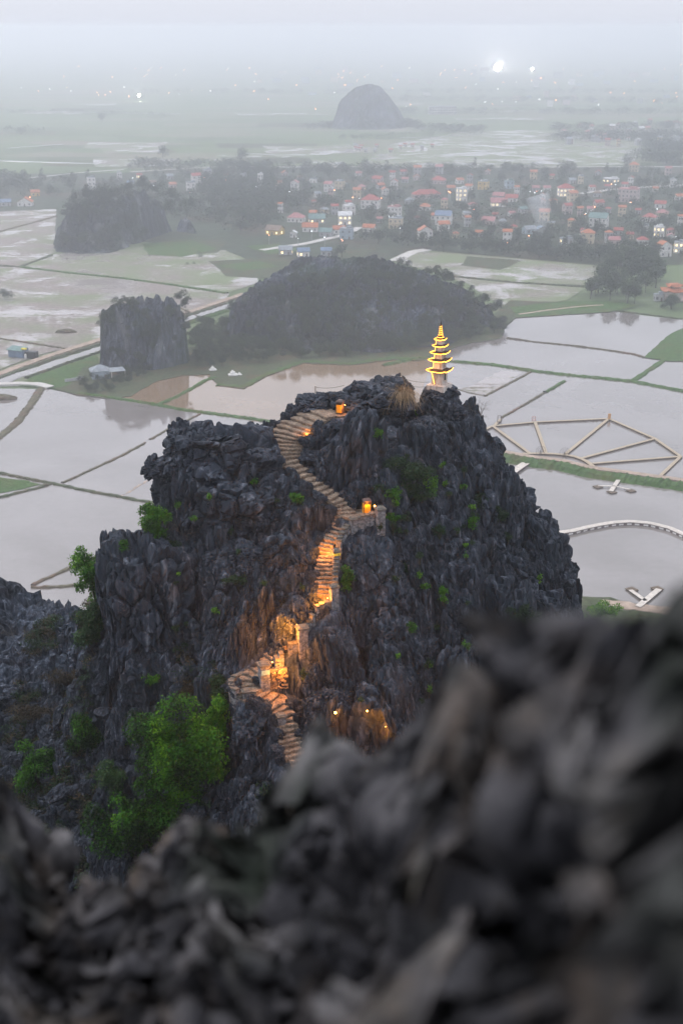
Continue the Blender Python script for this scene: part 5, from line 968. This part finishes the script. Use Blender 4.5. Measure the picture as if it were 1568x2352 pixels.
# ---- small karsts in the plain
def inside(x, y, pg_):                # distance to the footprint's outline, positive inside
    r_ = np.zeros(x.shape, bool); n = len(pg_)
    for i in range(n):
        x1, y1 = pg_[i][:2]; x2, y2 = pg_[(i + 1) % n][:2]; c = (y1 > y) != (y2 > y); r_ ^= c & (x < (x2 - x1) * (y - y1) / (y2 - y1 + 1e-12) + x1)
    d, _ = polydist(x, y, [(p[0], p[1], 0) for p in list(pg_) + [pg_[0]]]); return np.where(r_, d, -d)
def foot(uvs, tops, dy):
    dy *= K
    return [tuple(G(u, v, 0)) for u, v in uvs] + [(p[0], p[1] + dy, 0) for p in tops[::-1]]
def karst(foot, edge, label, seed, pts, step=.55, amp=1., mat='rockf', cell=5.):
    P = pts; a = np.array(P); x0, x1, y0, y1 = a[:, 0].min() - 6, a[:, 0].max() + 6, a[:, 1].min() - 6, a[:, 1].max() + 8
    gx, gy = np.meshgrid(np.arange(x0, x1, step), np.arange(y0, y1, step)); q, r = gx.ravel(), gy.ravel(); z = rbf(P, np.stack([q, r], 1)); jx, jy = q + 2.5 * fbm(q * .12, r * .12, q * 0, 3, seed), r + 2.5 * fbm(q * .12, r * .12, q * 0 + 5, 3, seed); z = np.maximum(z, 0) * sstep(0, edge, inside(jx, jy, foot)) - .5; up = sstep(.5, 4, z)
    zb = z.copy()
    for sc_, am, ck, s_ in ((cell, 3.4, 1.6, 1), (cell * .4, 1.6, .9, 2), (cell * .16, .6, .4, 3)):
        f1, f2, idr = worley2(q / sc_ + .3 * fbm(q / sc_, r / sc_, q * 0, 2, seed), r / sc_, seed + s_); z = z + amp * up * (am * (idr - .5) - ck * (1 - sstep(0, .2, f2 - f1)))
    z = z + amp * up * .8 * fbm(q * .3, r * .3, q * 0, 4, seed)
    o = tag(link('small_karst', npmesh('small_karst', np.stack([q, r, z - .3], 1), gridfaces(gx.shape[1], gx.shape[0]), M[mat])), kind='structure')
    return o, (lambda px, py: float(rbf(P, np.array([[px, py]]))[0]))
def kp(rows):     # (u, v, Y) seen points, or raw (x, y, z, 1)
    return [tuple(W(r[0], r[1], r[2] * K)) if len(r) == 3 else r[:3] for r in rows]
def ringz(uvs, z=-2.): return [tuple(G(u, v, z)) for u, v in uvs]
def back(rows, dy, dz=None, fx_=1.):
    dy *= K
    return [(x * fx_, y + dy, (z * 0 - 2 if dz is None else z + dz)) for x, y, z in rows]
L1t = kp([(232,712,434),(258,700,434),(285,694,436),(315,690,438),(325,678,439),(360,680,439),(395,678,439),(420,682,437),(432,690,434)])
L1f = kp([(230,725,430),(270,715,431),(320,710,432),(375,705,432),(425,700,431),(228,790,426),(262,800,426),(300,805,426),(350,800,426),(400,795,426),(430,770,428)])
K1, k1h = karst(foot([(222,850),(250,856),(290,856),(330,852),(380,848),(436,835)], L1t, 7), 2.5, '', 11, L1t + L1f + ringz([(222,856),(250,858),(290,856),(330,852),(380,848),(430,840),(220,800),(440,790),(452,760)]) + back(L1t, 12) + back(L1t, 3, -3), cell=4.)
L2t = kp([(525,700,478),(560,672,493),(600,645,503),(640,622,508),(670,600,518),(700,588,524),(760,590,524),(800,595,524),(850,590,524),(880,592,522),(920,610,518),(980,625,513),(1030,650,528),(1080,672,518),(1110,695,508),(1145,712,502)])
L2m = kp([(530,705,470),(580,690,474),(640,690,478),(650,660,490),(720,640,500),(800,640,502),(900,650,498),(1000,680,488),(520,745,466),(570,760,465),(620,765,465),(645,755,468),(700,710,478),(800,710,478),(900,720,476),(1000,735,474),(1080,730,496),(700,770,462),(800,780,458),(900,780,456),(1000,770,460),(1080,760,488),(660,790,458)])
K2, k2h = karst(foot([(515,770),(525,788),(580,800),(640,812),(700,822),(800,822),(900,812),(980,800),(1060,790),(1120,780),(1160,768)], L2t, 14), 5., '', 12, L2t + L2m + ringz([(505,770),(520,790),(580,800),(640,815),(700,822),(800,822),(900,812),(980,800),(1060,785),(1140,765),(1165,730)]) + back(L2t, 26) + back(L2t, 8, -4), cell=5.)
L3t = kp([(150,490,688),(170,470,692),(200,455,696),(240,450,700),(290,440,713),(330,428,728),(370,440,728),(400,460,723),(440,480,713)])
L3m = kp([(150,530,678),(200,500,684),(250,500,690),(310,490,703),(380,490,706),(270,540,674),(200,550,670),(140,560,670)])
K3, k3h = karst(foot([(118,545),(122,578),(180,584),(250,582),(300,568),(340,550),(440,518),(452,505)], L3t, 20), 8, '', 13, L3t + L3m + ringz([(118,540),(120,578),(180,584),(250,582),(300,568),(340,545),(440,515),(470,500)]) + back(L3t, 45) + back(L3t, 10, -6), step=.8, cell=7.)
L4t = kp([(800,215,1560),(820,198,1575),(848,190,1580),(875,197,1580),(895,220,1575),(910,245,1570)])
K4, k4h = karst(foot([(752,290),(775,300),(850,303),(925,299),(948,286)], L4t, 60), 22, '', 14, L4t + kp([(785,245,1550),(830,240,1545),(880,245,1550),(850,270,1535),(800,275,1538),(900,270,1540)]) + ringz([(765,285),(780,300),(850,302),(920,298),(945,280)]) + back(L4t, 110) + back(L4t, 30, -12), step=2.5, cell=14.)
# ---- trees: (polygon, how many, height range, proto set)
ALLT = []
ADJ = {}
for i_, (t_, w_) in enumerate(zip(TP + TPM, ('rounded', 'broad', 'upright', 'low spreading', 'slim', 'full-crowned', 'squat wide', 'leafy rounded', 'leafy broad', 'leafy upright', 'leafy spreading'))): ADJ[t_[0].name] = w_
def scatter(pg_, n, h0, h1, protos, label, group, hf=None, avoid=True):
    us = [p[0] for p in pg_]; vs__ = [p[1] for p in pg_]; k = 0; tries = 0
    A_ = G(us[0], vs__[0])
    while k < n and tries < n * 30:
        tries += 1; u = random.uniform(min(us), max(us)); v = random.uniform(min(vs__), max(vs__))
        if not inpoly(u, v, pg_): continue
        if avoid and any(abs(u - h_[0]) < h_[2] * .62 + 3 and -h_[2] * .8 - 2 < h_[1] - v < (9 if v < h_[1] + 99 else 0) and h_[1] - v > -12 for h_ in HOUSES): continue
        p = G(u, v, -.1); h = random.uniform(h0, h1) * K
        if hf: p.z = max(0, hf(p.x, p.y))
        ALLT.append((p, h, protos, label, group)); k += 1
VILL = [(-60,430),(120,418),(300,420),(500,395),(640,393),(900,392),(1250,395),(1560,392),(1640,420),(1640,590),(1420,608),(1100,582),(950,570),(830,560),(800,500),(640,520),(560,540),(440,515),(200,448),(-60,470)]
scatter(VILL, 620, 4.5, 9, TP, 'tree among the village houses', 'trees among the village houses')
scatter([(480,398),(620,392),(640,440),(680,470),(640,500),(470,500),(455,440)], 60, 7, 11, TP, 'tree of the wood left of the village', 'trees in the wood left of the village')
scatter([(920,560),(1380,590),(1380,606),(1100,584),(940,572)], 55, 4, 8, TP, 'tree lining the field edge', 'trees along the near village edge', avoid=False)
scatter([(450,740),(520,745),(680,800),(1000,790),(1150,740),(1160,765),(1010,800),(800,820),(640,828),(500,850),(440,840),(430,790)], 300, 2.0, 5, TPM, 'tree between the karsts and the pond', 'trees along the pond shore', avoid=False)
scatter([(250,905),(330,868),(350,850),(300,850),(180,880),(180,902)], 75, 1.2, 2.6, TPM, 'shrub in the farmhouse garden', 'shrubs around the farmhouse', avoid=False)
scatter([(1350,690),(1490,702),(1530,650),(1500,600),(1420,600),(1380,630)], 48, 7, 12, TPM, 'dark tree of the grove by the temple', 'trees of the grove by the temple', avoid=False)
scatter([(1500,720),(1640,725),(1640,690),(1560,690)], 10, 3, 6, TPM, 'bush on the shore below the temple', 'bushes by the temple', avoid=False)
scatter([(-20,695),(28,690),(28,680),(-20,670)], 5, 3, 4, TPM, 'dark bush standing in the mud at the left edge', 'bushes at the left edge', avoid=False)
for pg_, hf, n, h0, h1, lb in (([(640,800),(1000,790),(1120,760),(1080,700),(900,680),(700,700)], k2h, 330, 2.2, 4.6, 'tree growing on the wide middle karst'), ([(120,578),(300,570),(440,510),(430,470),(330,440),(180,470)], k3h, 170, 3.5, 7, 'tree growing on the hazy left karst'), ([(770,298),(940,298),(900,250),(850,240),(800,250)], k4h, 0, 6, 10, '')):
    # base positions are plan positions below the seen slope
    a = np.array(L2m + L2t[-4:] if hf is k2h else L3t + L3m); c = 0
    while c < n:
        i = random.randrange(len(a)); j = random.randrange(len(a)); t = random.random(); q = a[i] * t + a[j] * (1 - t); z_ = hf(q[0], q[1])
        if z_ < .3: continue
        if hf is k2h and q[0] < -20 and q[1] < 665 and random.random() < .7: continue
        ALLT.append((Vector((q[0], q[1], z_ - .8)), random.uniform(h0, h1) * K, TP if hf is k3h else TPM, lb, lb.replace('tree', 'trees'))); c += 1
for i in range(70):
    t = random.random() * .7; q = L1t[random.randrange(len(L1t))]; g_ = L1f[random.randrange(len(L1f))]; x_, y_ = q[0] * t + g_[0] * (1 - t), q[1] * t + g_[1] * (1 - t)
    ALLT.append((Vector((x_, y_, max(0, k1h(x_, y_)) - 1.2)), random.uniform(1.8, 3.6) * K, TPM, 'tree growing on the square left karst', 'trees growing on the square left karst'))
for u, v, h in ((52,420,10),(300,402,7),(340,400,6),(375,370,13),(552,378,14),(508,398,7),(1300,402,14),(1440,385,14),(235,283,14),(460,598,4),(785,592,8),(770,596,6),(445,610,2),(430,612,2),(1438,1097,1.3)):
    ALLT.append((G(u, v, -.1), h * K, TP, {52: 'lone tall tree standing at the far left field edge', 235: 'lone round tree far out in the green paddies', 1438: 'tiny sapling on the embankment beside the walkways', 375: 'tall pale tree rising above the far left rooftops'}.get(u, 'lone tree standing apart in the plain'), 'lone trees in the plain' if u not in (52, 235, 1438, 375) else None))
random.shuffle(ALLT)
ALLT.sort(key=lambda t_: -t_[1] / t_[0].y * (3 if t_[4] is None else 1)); rest = ALLT[292:]
def region(u, v): return ('far left' if u < 200 else 'left' if u < 480 else 'centre left' if u < 760 else 'centre' if u < 1000 else 'centre right' if u < 1250 else 'right' if u < 1420 else 'far right') + (', back' if v < 440 else ', middle' if v < 510 else ', front' if v < 620 else ', near')
for p, h, pr, lb, g in ALLT[:292]:
    pp = random.choice(pr); ls = lb if g is None or 'lone' in lb else f"{'tall' if h / K > 7.5 else 'small' if h / K < 4 else 'medium'} {ADJ[pp[0].name]} {lb} ({region(*uvof(p))})"
    plant_tree(p, h, pp, ls.replace(' (', ', ').replace(')', ''), g)
av, af, as_ = [], [], []; n0 = 0; PD = {}
for p, h, pr, lb, g in rest:
    me_ = random.choice(pr)[0]
    if me_.name not in PD:
        a = np.empty(len(me_.vertices) * 3); me_.vertices.foreach_get('co', a); s_ = np.empty(len(me_.vertices)); me_.attributes['shade'].data.foreach_get('value', s_); PD[me_.name] = (a.reshape(-1, 3), s_)
    a, s_ = PD[me_.name]
    if h / p.y < .009: a = a[:len(a) // 8 * 4]; s_ = s_[:len(a)]
    t = random.uniform(0, 6.28); Rm = np.array([[math.cos(t), -math.sin(t), 0], [math.sin(t), math.cos(t), 0], [0, 0, 1]])
    av.append(a @ Rm.T * h * (1.25 if h / p.y < .009 else 1) + np.array(p)); as_.append(np.clip(s_ + random.uniform(-.2, .2), 0, 1)); af.append(np.arange(len(a)).reshape(-1, 4) + n0); n0 += len(a)
tag(link('distant_trees', npmesh('distant_trees', np.concatenate(av), np.concatenate(af), M['leaffar'], attr={'shade': np.concatenate(as_)})), kind='stuff')
# wooded strips far out, too far to tell the trees apart
av, af, as_ = [], [], []; n0 = 0
def belt(u0, v0, u1, v1, n, h):
    global n0
    for i in range(n):
        t = random.random(); p = G(u0 + (u1 - u0) * t + random.gauss(0, 6), v0 + (v1 - v0) * t + random.gauss(0, abs(v0 - 150) * .012), 0); a, s_ = PD2; a = a[::1]; hh = h * random.uniform(.6, 1.3)
        av.append(a * hh + np.array(p)); as_.append(s_); af.append(np.arange(len(a)).reshape(-1, 4) + n0); n0 += len(a)
b0 = cloudmesh('c', [(0, 0, .6, 1.0, 1.0, .6)], 40, .3, np.random.default_rng(3)); a = np.empty(len(b0.vertices) * 3); b0.vertices.foreach_get('co', a); s_ = np.empty(len(b0.vertices)); b0.attributes['shade'].data.foreach_get('value', s_); PD2 = (a.reshape(-1, 3), s_)
for q in ((960,300,1100,305,60,8),(930,290,960,296,30,9),(700,296,780,292,30,7),(1270,322,1600,318,160,9),(1270,300,1560,295,100,8),(1480,345,1640,350,110,10),(640,392,1250,392,160,6),(300,385,640,388,120,7),(1450,365,1640,385,90,9),(0,258,420,270,60,6),(900,262,1568,262,120,9),(300,215,1568,215,140,9),(20,305,90,303,16,6),(780,318,1000,312,50,5),(820,232,1568,238,120,9),(0,418,60,430,30,9)): belt(*q)
def fillp(pg_, n, h):
    global n0
    us = [p[0] for p in pg_]; vs__ = [p[1] for p in pg_]; c = 0
    while c < n:
        u, v = random.uniform(min(us), max(us)), random.uniform(min(vs__), max(vs__))
        if not inpoly(u, v, pg_) or any(abs(u - h_[0]) < h_[2] * .6 and -7 < v - h_[1] < 9 for h_ in HOUSES): continue
        p = G(u, v, 0); a, s_ = PD2; hh = h * random.uniform(.5, 1.2); t = random.uniform(0, 6.28); Rm = np.array([[math.cos(t), -math.sin(t), 0], [math.sin(t), math.cos(t), 0], [0, 0, 1]]); av.append(a @ Rm.T * hh + np.array(p)); as_.append(np.clip(s_ + random.uniform(-.25, .2), 0, 1)); af.append(np.arange(len(a)).reshape(-1, 4) + n0); n0 += len(a); c += 1
fillp(VILL, 900, 5.5); fillp([(470,400),(640,395),(660,440),(640,500),(470,505)], 160, 8)
tag(link('far_woods', npmesh('far_woods', np.concatenate(av), np.concatenate(af), M['leaffar'], attr={'shade': np.concatenate(as_)})), kind='stuff')
# ---- the distant town: pale blocks and lamps in the haze
def block(u, v, w, h, label, name='distant_building', wall='white', wins=True, dep=.5):
    p = G(u, v, 0); s = PX(p); w *= s; h *= s; root = empty(name, p, random.uniform(-.2, .2), label, 'building', 'pale buildings of the distant town'); m_ = MB(); m_.box((0, 0, h / 2), (w, w * dep, h)); m_.build('wall', M['w' + wall], root)
    m_ = MB(); m_.box((0, 0, h + .3), (w * 1.02, w * dep * 1.04, .6)); m_.build('roof', M['rgrey'], root)
    if wins:
        nf, nc = max(2, int(h / 3.6)), max(3, int(w / 5)); q = MB(); q.box((0, 0, 0), (w / nc * .55, .3, h / nf * .5)); me_ = q.mesh('window', M['glass'])
        for a_ in range(nf):
            for b_ in range(nc): link('window', me_, root, ((b_ + .5) / nc * w - w / 2, -w * dep / 2 - .02, (a_ + .55) / nf * h))
block(1015,262,60,16,'long white four-storey building right of the far karst','distant_building','white',True,.22)
lb_ = ['blue grey', 'white', 'cream', 'grey', 'pink']
for i in range(46):
    u = random.uniform(560, 1560); v = random.choice([random.uniform(165, 200), random.uniform(200, 250)]); block(u, v, random.uniform(8, 20), random.uniform(4, 14) , ['small', 'broad', 'low'][i % 3] + ' pale building lost in the haze of the far town, ' + ['left', 'centre', 'right'][min(2, int((u - 560) / 334))], wins=False, wall=random.choice(lb_))
for i in range(34):
    u = random.uniform(1290, 1568); v = random.uniform(286, 335); house(u, v, random.uniform(9, 17), random.choice([1, 2, 2]), random.choice(['white', 'cream', 'grey', 'pink']), random.choice(['red', 'grey', 'pink', 'white']), random.choice(['gable', 'flat', 'hip']), label='small hazy house of the far hamlet on the right')['group'] = 'houses of the far hamlet on the right'
for i in range(14):
    u = random.uniform(800, 1000); v = random.uniform(335, 352); house(u, v, random.uniform(7, 12), 1, 'white', random.choice(['red', 'grey']), 'gable', label='tiny hazy house among the flooded far paddies')['group'] = 'tiny houses among the far paddies'
bm = bmesh.new(); bmesh.ops.create_icosphere(bm, subdivisions=1, radius=1); lme = bpy.data.meshes.new('lamp_head'); bm.to_mesh(lme); bm.free(); lm2 = lme.copy(); lme.materials.append(M['warm']); lm2.materials.append(M['fluor'])
mp = MB(); mp.tube([(0, 0, -1), (0, 0, 0)], .03, 4); lpost = mp.mesh('post', M['wgrey'])
def street(u, v, r, warm, label='small lit lamp far off in the hazy town', group='lit lamps of the distant town'):
    p = G(u, v, 7); s = PX(p); root = empty('street_lamp', p, 0, label, 'lamp', group); h_ = link('lamp_head', lme if warm else lm2, root); h_.scale = (r * s,) * 3; q = link('post', lpost, root); q.scale = (7 * r, 7 * r, 7); return root
random.seed(21)
for i in range(95):
    u = random.uniform(0, 1568); v = random.choice([random.gauss(165, 10), random.gauss(195, 14), random.gauss(235, 10)]); v = max(148, v)
    if u < 600 and v > 215: v = random.uniform(205, 222)
    street(u, v, random.uniform(.5, 1.3), random.random() < .7)
for i in range(50): h_ = random.choice(HOUSES[:100]); street(h_[0] + random.uniform(-15, 15), h_[1] + random.uniform(-2, 4), random.uniform(.5, 1.0), random.random() < .55, 'small lamp shining between the village houses', 'lit lamps in the village')
M['flood'] = emit('flood_lamp', (1, .93, .85), 250); lf = lme.copy(); lf.materials.clear(); lf.materials.append(M['flood'])
def flood(u, v, r, label):
    p = G(u, v, 12); s = PX(p); root = empty('flood_light', p, 0, label, 'lamp'); h_ = link('lamp_head', lf, root); h_.scale = (r * s,) * 3; q = link('post', lpost, root); q.scale = (14, 14, 12)
flood(1142,154,8.5,'big white floodlight glaring through the haze'); flood(1221,158,3,'second white floodlight right of the big one'); flood(320,219,3,'bright white lamp at the left beyond the paddies')
# ================================================================ growth on the crag
def bush(u, v, Yd, wpx, hpx, n, leaf, label, mat='leaf', seed=1, dep=None, nb=8, bias=0., group=None, name='bush'):
    Yd = hit2(u, v + hpx * .15, Yd) - (.25 if dep is None else dep * .35) if Yd < 100 else Yd
    c = W(u, v, Yd); s = PX(c); rr = np.random.default_rng(seed); w, h = wpx * s / 2, hpx * s / 2; dep = dep or w * .6; bl = []; nb = int(nb * 2.6); leaf *= 1.35; n = int(n * .8)
    for k in range(nb):
        q = rr.normal(size=3); q *= rr.uniform(.2, .78) / np.linalg.norm(q); r_ = rr.uniform(.16, .34); bl.append((q[0] * w, q[1] * dep, q[2] * h, w * r_ * 1.1, dep * r_ * 1.3, h * r_))
    root = empty(name, c, 0, label, 'bush' if name != 'tree' else 'tree', group); link('foliage', cloudmesh('foliage', bl, n, leaf, rr, .75, bias, .3, mat=M[mat]), root)
    m_ = MB()
    for k in range(6): q = bl[k % len(bl)]; m_.tube([(0, .4 * dep, -h * 1.1), (q[0] * .5, q[1] * .5, q[2] * .5 - h * .2), (q[0], q[1], q[2])], .05, 4, .015)
    m_.build('stem', M['bark'], root); return root
bush(420,1740,72,330,310,27000,.15,'big bright green bush in the hollow below the curved wall','leaf',1,2.2,14); bush(500,1650,72.6,110,150,6000,.14,'upper yellow green lobe of vine beside the lowest wall','leaf',21,1.2,7,.1)
bush(315,1880,71,260,260,16000,.15,'darker green bush at the bottom of the hollow above the blurred rocks','leaf',2,2.,10,-.22); bush(205,1690,78,140,150,6500,.14,'mid green rounded shrub left of the big bright bush','leaf',3,1.5,7,-.15)
bush(90,1770,77,170,170,5500,.15,'sparse yellow green shrub at the far lower left','leaf',4,1.5,9,-.1); bush(260,1780,75,110,90,2600,.13,'dull grey green shrub in the middle of the hollow','leafd',5,1.5,8,.2)
bush(346,1200,83,105,105,5200,.13,'vivid green bush on the ledge under the rock beak','leaf',6,1.1,7,.0)
bush(215,1320,82.5,125,180,7500,.14,'tall green tree clinging left of the square rock tower','leaf',7,1.3,10,-.12,name='tree'); bush(212,1440,82,110,160,5000,.14,'lower dark half of foliage hanging down the rock tower side','leafd',8,1.3,8,.2)
bush(285,1250,83,50,30,700,.12,'thin sprig of foliage on top of the square rock tower','leaf',9,.6,5,-.2)
bush(1385,1400,230,90,44,3200,.32,'yellow green bush at the shore right of the crag foot','leaf',10,3.,7,.1); bush(1330,1420,220,60,30,900,.32,'small green bush between the crag foot and the shore','leaf',11,2.,5)
k = 12
for u, v, Yd, w, h, n, mt, lb in ((935,1110,83.4,190,120,4200,'leafd','wide dark shrub patch right of the middle landing'),(900,1135,82.4,60,40,700,'leaf','green sprays along the lower edge of the wide shrub patch'),(985,1115,84.6,50,70,700,'leaf','narrow green shrub in the cleft below the summit boulder'),(955,948,88.6,46,36,700,'leaf','bright small bush beside the dry grass tuft'),
    (898,1190,80.6,40,28,500,'leaf','little green bush right of the grey bin pillar'),(800,1320,77.2,50,60,1100,'leaf','green bush right of the narrow stone parapet'),(795,1345,76.6,34,40,500,'leaf','lower end of the green bush by the narrow parapet'),(683,1143,81.5,48,36,700,'leaf','small green shrub in the rock left of the upper steps'),
    (865,995,85.6,36,26,350,'leaf','tiny green patch on the face below the upper bin ledge'),(1100,1150,86,50,70,700,'leafd','dark climbing plants on the right rock face'),(1085,1200,85,34,50,400,'leaf','thin green tuft on the right rock face'),(1150,1180,86.6,40,60,600,'leafd','shadowy shrub on the right shoulder'),
    (1018,1355,79.4,34,24,300,'leaf','lone bright tuft low on the right rock face'),(945,1440,76.4,36,34,360,'leaf','small green tuft in the lower rock cracks'),(1200,1420,81.4,110,70,1800,'leafd','dark shrubs at the right foot of the crag'),(1010,1220,82.2,40,50,400,'leafd','dark shrub in a cleft right of the landing'),
    (540,1330,78.9,60,30,600,'leafd','dark shrub on the ledge under the overhang'),(500,1570,75,80,60,1300,'leafd','dull shrubs below the leaning rock slabs'),(505,1600,74,60,50,800,'leafd','dark shrub left of the curved parapet'),(440,1590,75.4,80,40,900,'scrub','dull undergrowth below the square rock tower'),
    (320,1650,77,90,50,900,'leafd','undergrowth between the rounded shrub and the rock slabs'),(70,1640,86,150,70,1500,'scrub','dead brushwood on the left slope'),(150,1560,89,120,60,1100,'scrub','upper brushwood patch on the left slope'),(400,1250,82.4,50,26,300,'leafd','thin dry scrub on the tower top'),(975,1345,78.6,30,20,160,'leaf','tiny sprig on the central lower face'),
    (930,1305,78.8,60,20,300,'leafd','low tufts on the pale ledge below the landing'),(345,1560,77,70,30,420,'leaf','green sprays at the base of the rock tower')):
    bush(u, v, Yd, w, h, int(n * 1.3), .11 if mt == 'leaf' else .12, lb, mt, k, None, 6, -.05); k += 1
rt = random.Random(55); c_ = 0
while c_ < 60:
    u, v = rt.choice([(rt.uniform(800, 1330), rt.uniform(1000, 1640)), (rt.uniform(380, 700), rt.uniform(1080, 1560)), (rt.uniform(850, 1100), rt.uniform(1060, 1300))])
    if u > 1010 + (v - 950) * .75: continue
    q = hit2(u, v, 0)
    if q < 60: continue
    w_ = rt.uniform(10, 30); bush(u, v, q, w_, w_ * rt.uniform(.6, 1.6), int(w_ * 7), .1, rt.choice(['small', 'tiny', 'scruffy', 'trailing']) + rt.choice([' green', ' dull green', ' yellowish']) + ' tuft growing in the rock ' + region(u, v).replace(', near', '') + rt.choice([' of the crag, upper', ' of the crag, lower'][(v > 1300):][:1]) + ' part', rt.choice(['leaf', 'leafd']), 900 + c_, None, 3, rt.uniform(-.1, .1), 'small tufts growing in the rock clefts'); c_ += 1
av, af, as_ = [], [], []; n0 = 0; rr = np.random.default_rng(5); c_ = 0     # ground cover of the hollow and left slope
av2 = []
while c_ < 2200:
    px, py = random.uniform(-26, -4), random.uniform(66, 100); z_ = hz_at(px, py)
    if z_ > 72 + DZ or z_ < 55 + DZ or freeat(px, py) < .9: continue
    if fbm(np.array([px * .25]), np.array([py * .25]), np.array([0.]), 3, 77)[0] < -.05: continue
    s_ = random.uniform(.25, .7); brown = random.random() < .45; V_, F__, S_ = leafcloud([(px, py, z_ + .45, s_, s_, s_ * .6)], 46, .16, rr, .8, random.uniform(-.3, .1)); (av2 if brown else av).append((V_, S_)); c_ += 1; continue; av.append(V_); af.append(F__ + n0); as_.append(S_); n0 += len(V_); c_ += 1
for nm_, L_, mt_ in (('undergrowth', av, 'leafd'), ('dead_scrub', av2, 'scrub')):
    VV = np.concatenate([q[0] for q in L_]); tag(link(nm_, npmesh(nm_, VV, np.arange(len(VV)).reshape(-1, 4), M[mt_], attr={'shade': np.concatenate([q[1] for q in L_])})), kind='stuff')
# a thin plume of smoke rising between the village houses
q = G(1238, 566, 0); sm = MB(); pts_ = [q + Vector((0, 0, 1)), q + Vector((-1, 0, 10)), q + Vector((1, 2, 22)), q + Vector((-3, 4, 36))]
for a_, b_, r1, r2 in ((0, 1, 1.5, 3.5), (1, 2, 4, 6), (2, 3, 7, 9)): sm.tube([pts_[a_], (pts_[a_] + pts_[b_]) / 2, pts_[b_]], r1, 12, r2)
ms = bpy.data.materials.new('smoke'); ms.use_nodes = True; ms.node_tree.nodes.clear(); pv2 = ms.node_tree.nodes.new('ShaderNodeVolumePrincipled'); o2 = ms.node_tree.nodes.new('ShaderNodeOutputMaterial'); pv2.inputs['Density'].default_value = .022; pv2.inputs['Color'].default_value = (.93, .95, 1, 1); ms.node_tree.links.new(pv2.outputs[0], o2.inputs['Volume'])
tag(sm.build('smoke', ms), kind='stuff')
# dry reed tuft hanging beside the summit
dg = empty('dry_grass_tuft', W(925, 905, 89.2), 0, 'long straw coloured grass tuft hanging from the summit rock', 'grass tuft'); rr = np.random.default_rng(9); vs_, fs_, ss_ = [], [], []
for i in range(620):
    a_ = rr.uniform(0, 6.28); r0 = rr.uniform(0, .45); b = Vector((math.cos(a_) * r0 * 1.3, math.sin(a_) * r0 * .5, rr.uniform(-.3, .1))); L = rr.uniform(.5, 2.6 if rr.random() < .5 else 1.1); o = Vector((rr.normal() * .35, -.35 + rr.normal() * .2, .8)).normalized(); w_ = .018; p = b.copy(); d = o.copy(); sd_ = Vector((1, 0, 0)); n = len(vs_)
    for k in range(6):
        q = w_ * (1 - k / 6.5); vs_ += [tuple(p - sd_ * q), tuple(p + sd_ * q)]; d = (d + Vector((rr.normal() * .12, -.03, -.45 if L > 1.1 else -.22))).normalized(); p = p + d * L / 5
        ss_ += [rr.uniform(.2, 1)] * 2
    fs_ += [(n + 2 * k, n + 2 * k + 1, n + 2 * k + 3, n + 2 * k + 2) for k in range(5)]
link('blades', npmesh('blades', vs_, fs_, M['straw'], attr={'shade': ss_}), dg)
def dead_shrub(u, v, Yd, hpx, label, seed):
    c = W(u, v, Yd); h = hpx * PX(c); root = empty('dead_shrub', c, 0, label, 'shrub'); rr = np.random.default_rng(seed); m_ = MB()
    def br(p, d, L, r, dep):
        q = p + d * L; m_.tube([p, (p + q) / 2 + Vector(rr.normal(size=3)) * L * .06, q], r, 4, r * .6, False)
        if dep: 
            for k in range(3): br(q if k else (p + q) / 2, (d + Vector(rr.normal(size=3)) * .55).normalized(), L * .68, r * .6, dep - 1)
    for k in range(3): br(Vector((0, 0, 0)), (Vector((rr.normal() * .5, rr.normal() * .3, 1))).normalized(), h * .38, .02, 3)
    m_.build('branches', M['twig'], root)
dead_shrub(1100,965,90.4,60,'bare grey twigs on the right shoulder below the pagoda',1); dead_shrub(1115,1300,82.6,80,'pale bare shrub against the right rock face',2); dead_shrub(418,1235,82,60,'bare shrub on the ledge above the rock tower',3); dead_shrub(40,1480,95,60,'tangle of bare twigs on the left ridge',4); dead_shrub(120,1650,86,70,'bare brushwood beside the rounded shrub',5)
